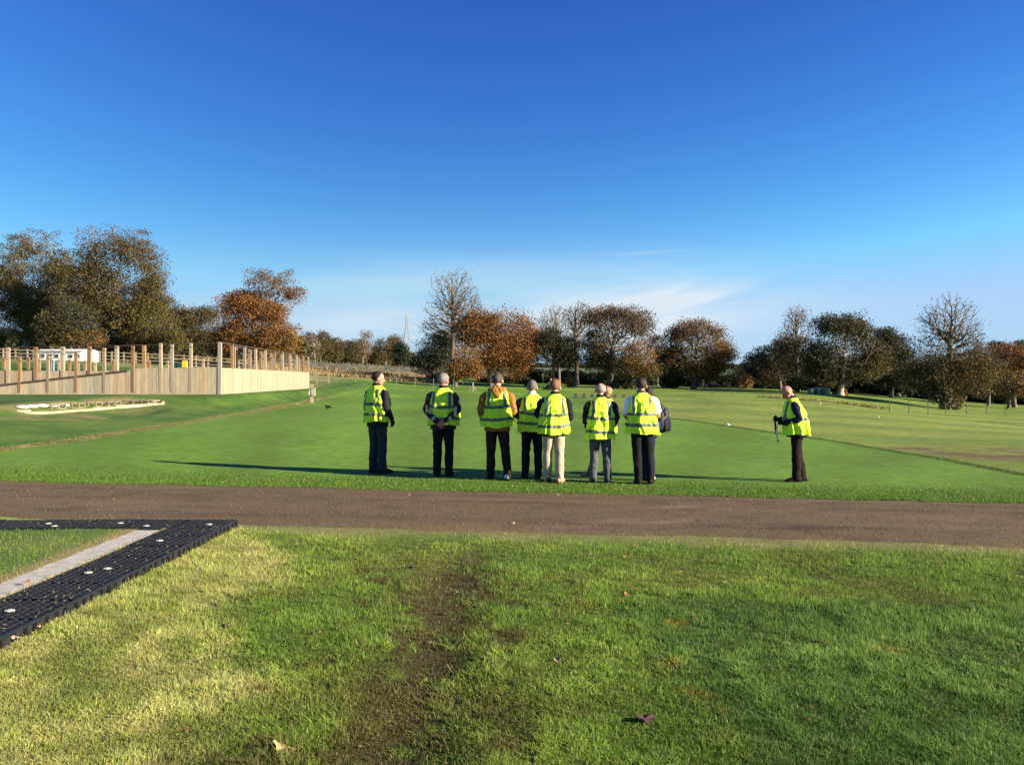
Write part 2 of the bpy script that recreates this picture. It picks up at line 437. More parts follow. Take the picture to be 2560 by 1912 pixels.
# ------------------------------------------------------------------ organic surfaces: lofts joined by a voxel remesh
def catmull(P, R, sub):
    P = [np.array(p, float) for p in P]; R = [np.array(r, float) for r in R]
    if len(P) == 2: return [P[0] + (P[1] - P[0]) * k / sub for k in range(sub + 1)], [R[0] + (R[1] - R[0]) * k / sub for k in range(sub + 1)]
    Q = [2 * P[0] - P[1]] + P + [2 * P[-1] - P[-2]]; S = [R[0]] + R + [R[-1]]
    oP, oR = [], []
    for i in range(1, len(Q) - 2):
        for k in range(sub):
            t = k / sub
            f = lambda A: .5 * ((2 * A[i]) + (-A[i - 1] + A[i + 1]) * t + (2 * A[i - 1] - 5 * A[i] + 4 * A[i + 1] - A[i + 2]) * t * t + (-A[i - 1] + 3 * A[i] - 3 * A[i + 1] + A[i + 2]) * t ** 3)
            oP.append(f(Q)); oR.append(f(S))
    return oP + [Q[-2]], oR + [S[-2]]
def limb(P, R, ref=(0, 1, 0), seg=14, sub=4, rnd=True):
    """closed tapering tube with rounded ends; R entries are a radius or (along ref, across ref)"""
    R = [(r, r) if np.isscalar(r) else r for r in R]
    P, R = catmull(P, R, sub)
    n = len(P); rings = []
    T = [P[min(i + 1, n - 1)] - P[max(i - 1, 0)] for i in range(n)]
    T = [t / (np.linalg.norm(t) + 1e-9) for t in T]
    if rnd:
        a, b = P[0] - T[0] * R[0].mean() * .55, P[-1] + T[-1] * R[-1].mean() * .55
        P = [a] + P + [b]; R = [R[0] * .62] + R + [R[-1] * .62]; T = [T[0]] + T + [T[-1]]
        a, b = P[0] - T[0] * R[0].mean() * .35, P[-1] + T[-1] * R[-1].mean() * .35
    else: a, b = P[0], P[-1]
    V = []; Fs = []; ref = np.array(ref, float)
    for p, r, t in zip(P, R, T):
        u = ref - ref.dot(t) * t
        if np.linalg.norm(u) < .05: u = np.array([1, 0, 0]) - t[0] * t
        u /= np.linalg.norm(u); v = np.cross(t, u)
        for i in range(seg):
            th = 2 * math.pi * i / seg
            V.append(tuple(p + u * r[0] * math.cos(th) + v * r[1] * math.sin(th)))
    m = len(P)
    for j in range(m - 1):
        for i in range(seg):
            Fs.append((j * seg + i, j * seg + (i + 1) % seg, (j + 1) * seg + (i + 1) % seg, (j + 1) * seg + i))
    V += [tuple(a), tuple(b)]; t = m * seg
    for i in range(seg):
        Fs.append((t, (i + 1) % seg, i)); Fs.append((t + 1, (m - 1) * seg + i, (m - 1) * seg + (i + 1) % seg))
    return V, Fs
def torso(rings, n=2.4, seg=36):
    """stacked super-elliptic rings (z, cx, cy, rx, ry)"""
    A = np.array(rings, float); zs = np.linspace(0, len(A) - 1, (len(A) - 1) * 5 + 1)
    Rr = np.stack([np.interp(zs, np.arange(len(A)), A[:, k]) for k in range(5)], -1)
    V = []; Fs = []
    for z, cx, cy, rx, ry in Rr:
        for i in range(seg):
            th = 2 * math.pi * i / seg; c, s = math.cos(th), math.sin(th)
            V.append((cx + rx * math.copysign(abs(c) ** (2 / n), c), cy + ry * math.copysign(abs(s) ** (2 / n), s), z))
    m = len(Rr)
    for j in range(m - 1):
        for i in range(seg): Fs.append((j * seg + i, j * seg + (i + 1) % seg, (j + 1) * seg + (i + 1) % seg, (j + 1) * seg + i))
    V += [(Rr[0][1], Rr[0][2], Rr[0][0] - .004), (Rr[-1][1], Rr[-1][2], Rr[-1][0] + .004)]; t = m * seg
    for i in range(seg):
        Fs.append((t, (i + 1) % seg, i)); Fs.append((t + 1, (m - 1) * seg + i, (m - 1) * seg + (i + 1) % seg))
    return V, Fs
def union(parts, voxel, smooth=3, decim=None, warp=None, disp=None):
    mb = MB()
    for p in parts: mb.part(p)
    me = mb.mesh('tmp'); ob = bpy.data.objects.new('tmp', me); C.objects.link(ob)
    r = ob.modifiers.new('r', 'REMESH'); r.mode = 'VOXEL'; r.voxel_size = voxel; r.use_smooth_shade = True
    if smooth: s = ob.modifiers.new('s', 'SMOOTH'); s.iterations = smooth; s.factor = .5
    if decim: d = ob.modifiers.new('d', 'DECIMATE'); d.ratio = decim
    dg = bpy.context.evaluated_depsgraph_get()
    new = bpy.data.meshes.new_from_object(ob.evaluated_get(dg))
    bpy.data.objects.remove(ob); bpy.data.meshes.remove(me)
    n = len(new.vertices); co = np.empty(n * 3, np.float32); new.vertices.foreach_get('co', co); co = co.reshape(-1, 3)
    if disp:
        no = np.empty(n * 3, np.float32); new.vertices.foreach_get('normal', no); no = no.reshape(-1, 3)
        co = co + no * disp(co)[:, None]
    if warp: co = warp(co)
    new.vertices.foreach_set('co', co.astype(np.float32).ravel())
    new.polygons.foreach_set('use_smooth', [True] * len(new.polygons)); new.update()
    return new
# ------------------------------------------------------------------ the ground sheet
def build_ground():
    t = np.linspace(-math.asinh(1500 / 4), math.asinh(1500 / 4), 680); xs = 4 * np.sinh(t)
    ys = np.concatenate([np.linspace(-60, 2.6, 30), np.arange(2.7, 15, .1), np.geomspace(15, 110, 190), np.geomspace(112, 1600, 80)])
    X, Y = np.meshgrid(xs, ys)
    Z = terrain(X, Y)
    V = np.stack([X, Y, Z], -1).reshape(-1, 3)
    ny, nx = X.shape
    i = (np.arange(ny - 1)[:, None] * nx + np.arange(nx - 1)[None]).ravel()
    Fq = np.stack([i, i + 1, i + nx + 1, i + nx], -1)
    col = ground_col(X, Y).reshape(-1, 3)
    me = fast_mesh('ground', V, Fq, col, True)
    m, nt, p, out = nodemat('turf'); N, Lk = nt.nodes, nt.links
    a = N.new('ShaderNodeAttribute'); a.attribute_name = 'Col'
    tcn = N.new('ShaderNodeTexCoord')
    def nz(s, d, st=(1, 1, 1)):
        mp = N.new('ShaderNodeMapping'); mp.inputs['Scale'].default_value = st; Lk.new(tcn.outputs['Object'], mp.inputs[0])
        n = N.new('ShaderNodeTexNoise'); n.inputs['Scale'].default_value = s; n.inputs['Detail'].default_value = d; n.inputs['Roughness'].default_value = .7
        Lk.new(mp.outputs[0], n.inputs['Vector']); return n.outputs['Fac']
    def rngm(v, lo, hi):
        r = N.new('ShaderNodeMapRange'); r.inputs['From Min'].default_value = .3; r.inputs['From Max'].default_value = .7
        r.inputs['To Min'].default_value = lo; r.inputs['To Max'].default_value = hi; Lk.new(v, r.inputs['Value']); return r.outputs[0]
    def mul(a_, b_):
        q = N.new('ShaderNodeMath'); q.operation = 'MULTIPLY'; Lk.new(a_, q.inputs[0]); Lk.new(b_, q.inputs[1]); return q.outputs[0]
    f = mul(mul(rngm(nz(28, 6), .72, 1.28), rngm(nz(3.1, 5), .76, 1.24)), rngm(nz(.35, 4, (1, .35, 1)), .84, 1.16))
    sc = N.new('ShaderNodeVectorMath'); sc.operation = 'SCALE'; Lk.new(a.outputs['Color'], sc.inputs[0]); Lk.new(f, sc.inputs['Scale'])
    Lk.new(sc.outputs[0], p.inputs['Base Color'])
    p.inputs['Roughness'].default_value = .8; p.inputs['Specular IOR Level'].default_value = .15
    b1 = N.new('ShaderNodeBump'); b1.inputs['Strength'].default_value = .5; b1.inputs['Distance'].default_value = .02
    Lk.new(nz(45, 5), b1.inputs['Height'])
    Lk.new(b1.outputs[0], p.inputs['Normal'])
    o = link('ground', me, m)
    tag(o, kind='structure')
build_ground()

def build_path():
    xs = np.concatenate([np.linspace(-45, -9, 60), np.linspace(-8.9, 8.9, 240), np.linspace(9, 45, 60)])
    fe, ne = far_edge(xs), near_edge(xs)
    k = np.linspace(0, 1, 40)[:, None]
    Y = ne * (1 - k) + fe * k; X = np.broadcast_to(xs, Y.shape)
    Z = terrain(X, Y) - .012 + .030 * sst(0, .12, k) * sst(0, .05, 1 - k) + (fbm(X * 1.5, Y * 3, 51, 4) - .5) * .022 * np.sin(np.clip(k, 0, 1) * math.pi)
    ny, nx = X.shape
    i = (np.arange(ny - 1)[:, None] * nx + np.arange(nx - 1)[None]).ravel()
    kk = np.broadcast_to(k, X.shape)
    n1 = fbm(X * .35, (Y + .173 * X) * 2.6, 52, 4); n2 = fbm(X * 3, Y * 5, 53, 3)
    c = np.zeros(X.shape + (3,)) + np.array([.112, .080, .049])
    c = mixc(c, [.150, .106, .066], sst(.5, .7, n1) * .6)
    c = mixc(c, [.070, .047, .030], sst(.55, .75, n2) * .5)
    c = mixc(c, [.105, .092, .036], (sst(.85, 1.0, kk + (n2 - .5) * .2) + (1 - sst(0, .16, kk + (n2 - .5) * .25))) * .5)
    tr = Y + .173 * X - 11.55
    for o_, w_ in ((-1.1, .16), (.45, .18), (1.0, .12)):
        c = mixc(c, [.072, .050, .032], np.exp(-((tr - o_ - .12 * np.sin(X * .4)) / w_) ** 2) * .55 * sst(.25, .6, n2))
    dark = np.exp(-((X - 3.0) / .9) ** 2 - ((Y - 9.9) / .14) ** 2)
    c = mixc(c, [.040, .027, .019], dark * .75 * sst(.3, .6, n2))
    pale = np.exp(-((X - 1.55) / .55) ** 2 - ((Y - 10.35) / .14) ** 2) + .7 * np.exp(-((X - 2.2) / .25) ** 2 - ((Y - 11.6) / .12) ** 2)
    c = mixc(c, [.24, .175, .125], pale * .8 * sst(.3, .6, n2))
    me = fast_mesh('path', np.stack([X, Y, Z], -1).reshape(-1, 3), np.stack([i, i + 1, i + nx + 1, i + nx], -1), c.reshape(-1, 3), True)
    m = mat('compacted_gravel', (1, 1, 1), .95, attr=True, noise=.34, nscale=42, bump=.55, bscale=75, spec=.1)
    tag(link('path', me, m), kind='structure')
    # loose stones on it
    n = 9000
    x = rng.uniform(-11, 9, n); q = rng.random(n); y = near_edge(x) * (1 - q) + far_edge(x) * q
    s = rng.uniform(.004, .009, n) * (1 + .8 * (rng.random(n) < .03))
    z = terrain(x, y) + .020 + s * .2
    base = np.array([(1, 0, 0), (-.5, .85, 0), (-.5, -.85, 0), (0, 0, .9), (0, 0, -.6)])
    ro = rng.uniform(0, 6.28, n); cs, sn = np.cos(ro), np.sin(ro)
    V = base[None] * (s[:, None, None] * rng.uniform(.7, 1.3, (n, 5, 1)))
    V = np.stack([V[..., 0] * cs[:, None] - V[..., 1] * sn[:, None], V[..., 0] * sn[:, None] + V[..., 1] * cs[:, None], V[..., 2]], -1) + np.stack([x, y, z], -1)[:, None]
    fb = np.array([(0, 1, 3), (1, 2, 3), (2, 0, 3), (1, 0, 4), (2, 1, 4), (0, 2, 4)])
    Fs = (np.arange(n)[:, None, None] * 5 + fb[None]).reshape(-1, 3)
    cc = np.repeat(np.array([.12, .088, .058]) * rng.uniform(.45, 1.5, (n, 1)), 5, 0)
    o = link('gravel', fast_mesh('gravel', V.reshape(-1, 3), Fs, cc), mat('pebble_stone', (1, 1, 1), .9, attr=True))
    tag(o, 'loose grit scattered over the brown path', 'gravel', kind='stuff')
build_path()

# ------------------------------------------------------------------ grass blades
M_deadleaf = leafmat('dead_leaf_surface', .15)
def leaf_quads(P, s, aspect=.6):
    n = len(P); s = np.broadcast_to(s, (n,))
    u = rng.normal(size=(n, 3)); u /= np.linalg.norm(u, axis=1)[:, None]
    w = rng.normal(size=(n, 3)); v = np.cross(u, w); v /= np.linalg.norm(v, axis=1)[:, None]
    a = (s * rng.uniform(.6, 1.3, n))[:, None]; b = a * aspect
    k = rng.uniform(-.3, .3, (n, 1))
    V = np.stack([P - u * a, P - v * b + u * a * k, P + u * a, P + v * b + u * a * k], 1).reshape(-1, 3)
    return V, np.arange(n * 4).reshape(-1, 4)
def blades(name, x, y, h, w, col, z=None, lean=.5, label=None, matx=None, dirbias=0.0, simple=False):
    n = len(x)
    if simple:
        z = terrain(x, y) - .004 if z is None else z
        a = rng.uniform(0, 6.283, n); la = rng.uniform(0, 6.283, n); ln = np.abs(rng.normal(0, lean, n)) * h
        wx, wy = np.cos(a) * w / 2, np.sin(a) * w / 2; lx, ly = np.cos(la) * ln, np.sin(la) * ln
        P = np.stack([np.stack([x - wx, y - wy, z], -1), np.stack([x + wx, y + wy, z], -1), np.stack([x + wx * .3 + lx, y + wy * .3 + ly, z + h], -1), np.stack([x - wx * .3 + lx, y - wy * .3 + ly, z + h], -1)], 1)
        c = np.repeat(col[:, None], 4, 1); c[:, :2] *= .85
        me = fast_mesh(name, P.reshape(-1, 3), np.arange(n * 4).reshape(-1, 4), np.clip(c.reshape(-1, 3), .002, 1))
        return tag(link(name, me, matx or M_blade), label, 'grass', kind='stuff')
    z = terrain(x, y) - .004 if z is None else z
    a = rng.uniform(0, 6.283, n); la = rng.uniform(0, 6.283, n); ln = np.abs(rng.normal(0, lean, n)) * h
    wx, wy = np.cos(a) * w, np.sin(a) * w
    lx, ly = np.cos(la) * ln + dirbias * h, np.sin(la) * ln
    P = np.zeros((n, 6, 3))
    for k, (hh, ww, ll) in enumerate(((0, 1, 0), (.55, .8, .35), (1, .18, 1))):
        zz = z + h * hh * (1 if k < 2 else .92)
        P[:, 2 * k] = np.stack([x - wx * ww / 2 + lx * ll, y - wy * ww / 2 + ly * ll, zz], -1)
        P[:, 2 * k + 1] = np.stack([x + wx * ww / 2 + lx * ll, y + wy * ww / 2 + ly * ll, zz], -1)
    b = np.arange(n)[:, None, None] * 6
    Fq = (b + np.array([(0, 1, 3, 2), (2, 3, 5, 4)])[None]).reshape(-1, 4)
    c = np.repeat(col[:, None], 6, 1)
    c[:, 0:2] *= .8; c[:, 4:6] *= 1.12
    me = fast_mesh(name, P.reshape(-1, 3), Fq, np.clip(c.reshape(-1, 3), .002, 1))
    return tag(link(name, me, matx or M_blade), label, 'grass', kind='stuff')

def lawn():
    n = 900000
    u = rng.random(n)
    y = 1 / (1 / 2.9 - u * (1 / 2.9 - 1 / 11.0))                 # density falls off away from the viewer
    x = (rng.random(n) * 2 - 1) * (.66 * y + .9)
    # tufting
    x += (fbm(x * 9, y * 9, 61, 2) - .5) * .10; y += (fbm(x * 9, y * 9, 62, 2) - .5) * .10
    ne = near_edge(x)
    pad = (x < PAD_X + .03) & (y > 2.0)
    thin = sst(.05, -.75, y - ne + (fbm(x * 2, y * 2, 63, 3) - .5) * .7)
    keep = (y < ne + .25) & ~pad & (rng.random(n) < .04 + thin)
    x, y = x[keep], y[keep]; n = len(x)
    c = ground_col(x, y)
    bright = c.sum(-1)
    tuft = fbm(x * 3.2, y * 3.2, 64, 4)
    tx = np.interp(y, TURF[:, 1], TURF[:, 0]); turf = (x > tx) & (y < 6.5)
    mud = np.clip(1 - np.abs(x - track_x(y)) / .60, 0, 1) * (y < 8.5)
    h = (.018 + .020 * rng.random(n) ** 1.4) * (.70 + .65 * sst(.3, .7, tuft)) * np.where(turf, 1.15, 1) * (1 - .62 * mud)
    h *= np.where(y > 9, .8, 1)
    w = rng.uniform(.0022, .0042, n) * (.75 + y * .12)
    var = rng.normal(1, .15, (n, 1)).clip(.45, 1.7)
    c = c * var * (.78 + .5 * sst(.3, .7, tuft))[:, None] * 1.18
    c = np.where(turf[:, None], c * [1.42, 1.48, 1.45], c * [1.12, 1.27, 1.30])
    dead = rng.random(n) < np.where(turf, .012, .035)
    c[dead] = np.array([.28, .24, .10]) * rng.uniform(.6, 1.2, (dead.sum(), 1))
    yel = rng.random(n) < .10
    c[yel] *= np.array([1.5, 1.2, .8])
    nr_ = y < 5.6
    muds = mud > .2
    h[muds] *= np.where(rng.random(muds.sum()) < .35, 1.9, .9)
    blades('lawn_grass', x[nr_], y[nr_], h[nr_], w[nr_], c[nr_], lean=.85, label='uneven worn lawn grass nearest the bottom of the photograph')
    nr_ = ~nr_
    blades('lawn_grass', x[nr_], y[nr_], h[nr_], w[nr_], c[nr_], lean=.75, label='uneven worn lawn grass just in front of the path', simple=True)
lawn()

def crumbs():
    # clods and crumbs of soil turned up in the worn track
    n = 3600
    y = 3.2 + rng.random(n) ** 1.2 * 5.8; x = track_x(y) + rng.normal(0, .36, n)
    keep = rng.random(n) < sst(.35, .6, fbm(x * 5, y * 4, 81, 3)); x, y = x[keep], y[keep]; n = len(x)
    s = rng.uniform(.003, .008, n) * (1 + 1.4 * (rng.random(n) < .04)); z = terrain(x, y) + s * .5
    base = np.array([(1, 0, 0), (-.5, .85, 0), (-.5, -.85, 0), (0, 0, .8), (0, 0, -.6)])
    V = base[None] * (s[:, None, None] * rng.uniform(.6, 1.4, (n, 5, 1))) + np.stack([x, y, z], -1)[:, None]
    fb = np.array([(0, 1, 3), (1, 2, 3), (2, 0, 3), (1, 0, 4), (2, 1, 4), (0, 2, 4)])
    Fs = (np.arange(n)[:, None, None] * 5 + fb[None]).reshape(-1, 3)
    o = link('soil_crumbs', fast_mesh('soil_crumbs', V.reshape(-1, 3), Fs, np.repeat(np.array([.085, .058, .036]) * rng.uniform(.5, 1.5, (n, 1)), 5, 0)), mat('crumbly_soil', (1, 1, 1), .95, attr=True, spec=.05))
    tag(o, 'crumbs of soil in the worn track of the lawn', 'soil', kind='stuff')
    # small scattered fragments of leaf lying in the lawn and on the green
    n = 420
    y = 3.4 + rng.random(n) ** 1.6 * 30; x = (rng.random(n) * 2 - 1) * .62 * y
    keep = ~((x < PAD_X + .1) & (y < 9.8)); x, y = x[keep], y[keep]; n = len(x)
    V, Fq = leaf_quads(np.stack([x, y, terrain(x, y) + .016], -1), rng.uniform(.006, .016, n) * (1 + y * .02), .7)
    V[:, 2] = np.repeat(terrain(x, y) + .018, 4) + (V[:, 2] - np.repeat(terrain(x, y) + .016, 4)) * .5
    o = link('leaf_litter', fast_mesh('leaf_litter', V, Fq, np.repeat(np.array([.22, .12, .06]) * rng.uniform(.4, 1.4, (n, 1)), 4, 0)), M_deadleaf)
    tag(o, 'tiny scraps of dead leaf scattered over grass and path', 'leaf litter', kind='stuff')

def strips():
    # unmown strip between path and green
    n = 120000
    x = rng.uniform(-13, 12, n); q = rng.random(n) ** 1.4 * 2.3
    y = far_edge(x) - .05 + q
    keep = (x / y > -.78) & (x / y < .74) & (rng.random(n) < sst(2.4, .9, q) + .02)
    x, y, q = x[keep], y[keep], q[keep]; n = len(x)
    c = np.array([.075, .150, .018]) * rng.uniform(.6, 1.4, (n, 1)); c[rng.random(n) < .08] = [.30, .25, .10]
    h = rng.uniform(.014, .032, n) * (1.05 - .35 * sst(.6, 2.0, q)) * (.6 + .8 * fbm(x * 2, y * 2, 65, 3))
    blades('verge_grass', x, y, h, rng.uniform(.006, .011, n), c, lean=.6, label='longer grass along the far edge of the path')
    # fringe of longer grass beside the smooth green
    n = 22000
    t = rng.random(n); yy = 13.6 + (46 - 13.6) * t ** 1.6
    x = np.interp(yy, FRG[::-1, 1], FRG[::-1, 0]) + rng.normal(.06, .07, n); 
    c = np.array([.075, .135, .034]) * rng.uniform(.5, 1.4, (n, 1)); c[rng.random(n) < .12] = [.26, .21, .09]
    blades('fringe_grass', x, yy, rng.uniform(.012, .032, n) * (1 + yy * .010), rng.uniform(.006, .011, n) * (.6 + yy * .03), c, lean=.6, label='raised fringe of longer grass edging the smooth green on the right')
    # straw coloured trampled edge at the foot of the bank
    n = 30000
    t = rng.random(n); yy = 19.0 + (59 - 19.0) * t ** 1.5
    x = np.interp(yy, BL[2:, 1], BL[2:, 0]) + rng.normal(-.02, .13, n)
    c = np.array([.24, .175, .085]) * rng.uniform(.5, 1.3, (n, 1)); c[rng.random(n) < .35] = [.06, .11, .02]
    keep = rng.random(n) < sst(.35, .62, fbm(x * 1.2, yy * 1.2, 66, 3)); x, yy, c = x[keep], yy[keep], c[keep]; n = len(x)
    blades('trampled_grass', x, yy, rng.uniform(.015, .045, n), rng.uniform(.008, .016, n), c, lean=1.2, label='straw coloured trampled grass along the foot of the bank')
    # tall dry grass in front of the stone wall
    n = 30000
    x = rng.uniform(-46, -7, n); y = 100 + 20 * rng.random(n)
    keep = rng.random(n) < sst(.3, .55, fbm(x * .25, y * .25, 67, 3)) * sst(-6, -12, x); x, y = x[keep], y[keep]; n = len(x)
    c = mixc(np.zeros((n, 3)) + [.42, .28, .14], [.22, .19, .07], rng.random(n))
    blades('dry_grass', x, y, rng.uniform(.15, .55, n), rng.uniform(.06, .12, n), c * rng.uniform(.7, 1.2, (n, 1)), lean=.35, label='tall dry tan grass in front of the stone wall')
    # rough tan lip of the hollow on the right
    n = 9000
    P = [hit(1915, 992), hit(2010, 1000), hit(2110, 1008), hit(2200, 1020)]
    t = rng.random(n) * 3; k = t.astype(int).clip(0, 2); f = t - k
    PA = np.array(P); x = PA[k, 0] * (1 - f) + PA[k + 1, 0] * f + rng.normal(0, .3, n); y = PA[k, 1] * (1 - f) + PA[k + 1, 1] * f + rng.normal(0, .5, n)
    c = mixc(np.zeros((n, 3)) + [.33, .27, .12], [.14, .18, .05], rng.random(n))
    blades('lip_grass', x, y, rng.uniform(.08, .26, n), rng.uniform(.04, .09, n), c, lean=.5, label='pale rough grass on the lip of the mound behind the lone man')
strips()

# ------------------------------------------------------------------ fallen leaves
crumbs()
LEAVES = [(1610, 1808, .13, (.085, .045, .045), 'dark purplish dead leaf lying flat in the grass near the bottom edge'),
          (706, 1884, .15, (.52, .33, .17), 'large curled tan leaf at the bottom of the worn lawn'),
          (1393, 1657, .085, (.34, .22, .14), 'pale brown curled leaf on the lawn below the man in beige trousers'),
          (1393, 1592, .06, (.16, .07, .05), 'small dark red leaf just above the pale brown curled one'),
          (1733, 1552, .07, (.50, .28, .12), 'upright orange leaf in the dark turf'),
          (1812, 1462, .05, (.45, .28, .16), 'small tan leaf on the bright lawn strip'),
          (1283, 1312, .075, (.55, .36, .20), 'pointed tan leaf lying on the near half of the path'),
          (985, 1658, .09, (.30, .20, .16), 'greyish leaf in the muddy track'),
          (1140, 1488, .07, (.34, .22, .13), 'brown leaf near the top of the muddy track'),
          (1095, 1455, .07, (.30, .15, .07), 'rust coloured leaf beside the muddy track'),
          (1585, 1367, .05, (.50, .25, .10), 'small orange leaf in the grass just below the path'),
          (2487, 1383, .045, (.20, .09, .06), 'tiny dark leaf near the right edge below the path'),
          (2357, 1416, .045, (.42, .26, .15), 'tiny tan leaf in the bright grass on the right'),
          (2338, 1692, .05, (.50, .42, .28), 'pale leaf tip in the dark turf on the right'),
          (1395, 1241, .06, (.55, .34, .18), 'tan leaf on the far edge of the path near the brown shoe'),
          (1283, 1217, .06, (.50, .30, .14), 'small orange leaf on the path edge left of the beige trousers'),
          (1022, 1240, .06, (.40, .30, .2), 'pale leaf on the path below the man with clasped hands'),
          (1560, 1398, .05, (.40, .22, .10), 'small rust leaf in the grass above the dark turf'),
          (464, 1836, .05, (.34, .15, .08), 'small red brown leaf in the lower left of the lawn'),
          (1563, 1493, .08, (.46, .23, .08), 'orange leaf at the corner of the dark turf'),
          (1555, 1512, .06, (.40, .20, .08), 'second orange leaf just below the one at the turf corner'),
          (122, 1447, .085, (.46, .17, .06), 'orange leaf on the concrete strip beside the black grid'),
          (60, 1560, .07, (.60, .48, .32), 'pale leaf leaning against the side of the black grid'),
          (88, 1550, .06, (.55, .40, .25), 'small pale leaf beside the dark hole in the side of the grid'),
          (562, 1570, .06, (.05, .045, .03), 'dark clod lying on the straw coloured grass'),
          (1030, 1420, .05, (.05, .04, .03), 'small dark clod in the upper rut')]
def leaf(px, py, s, col, label):
    h = hit(px, py)
    zoff = .03
    if px in (122,): h = (PAD_X - .62, 6.6, .14); zoff = .02
    if px in (60, 88): h = (PAD_X + .03, 5.3 if px == 60 else 5.55, tz(PAD_X + .05, 5.4)); zoff = .04
    r = random.Random(int(px * 7 + py)); s = s * .68
    n = 22; ph = r.random() * 6; V = [(0, 0, .03 * s)]
    for i in range(n):
        a = 2 * math.pi * i / n
        rr = s * .46 * (1 + .16 * math.cos(5 * a) + r.uniform(-.08, .08)) * (1.15 if i == 0 else 1)
        V.append((rr * math.cos(a), rr * math.sin(a) * .8, s * (.13 * math.sin(2 * a + ph) + .07 * math.sin(3 * a + ph * 2) + r.uniform(-.03, .05) + .11)))
    Fs = [(0, i + 1, (i + 1) % n + 1) for i in range(n)]
    mb = MB(); mb.add(V, Fs, col)
    st = MB().bar((s * .5, 0, .08 * s), (s * .95, s * .1, .25 * s), .0016, 3, col=[q * .7 for q in col])
    cat = 'clod' if 'clod' in label else 'leaf'
    for i in range(1, len(mb.c)): mb.c[i] = tuple(q * r.uniform(.75, 1.15) for q in col)
    mb.part((st.v, st.f), [q * .7 for q in col])
    o = mb.build('soil_clod' if cat == 'clod' else 'fallen_leaf', M_deadleaf, None, col=True)
    sm = o.modifiers.new('thick', 'SOLIDIFY'); sm.thickness = .0015
    if cat == 'clod': sm.thickness = .03
    o.location = (h[0], h[1], h[2] + zoff * .75); o.rotation_euler = (r.uniform(-.35, .35), r.uniform(-.3, .3), r.uniform(0, 6.28))
    if 'upright' in label: o.rotation_euler.x = 1.2
    tag(o, label, cat, 'dark clods' if cat == 'clod' else 'fallen leaves on the grass and path')
for a in LEAVES: leaf(*a)

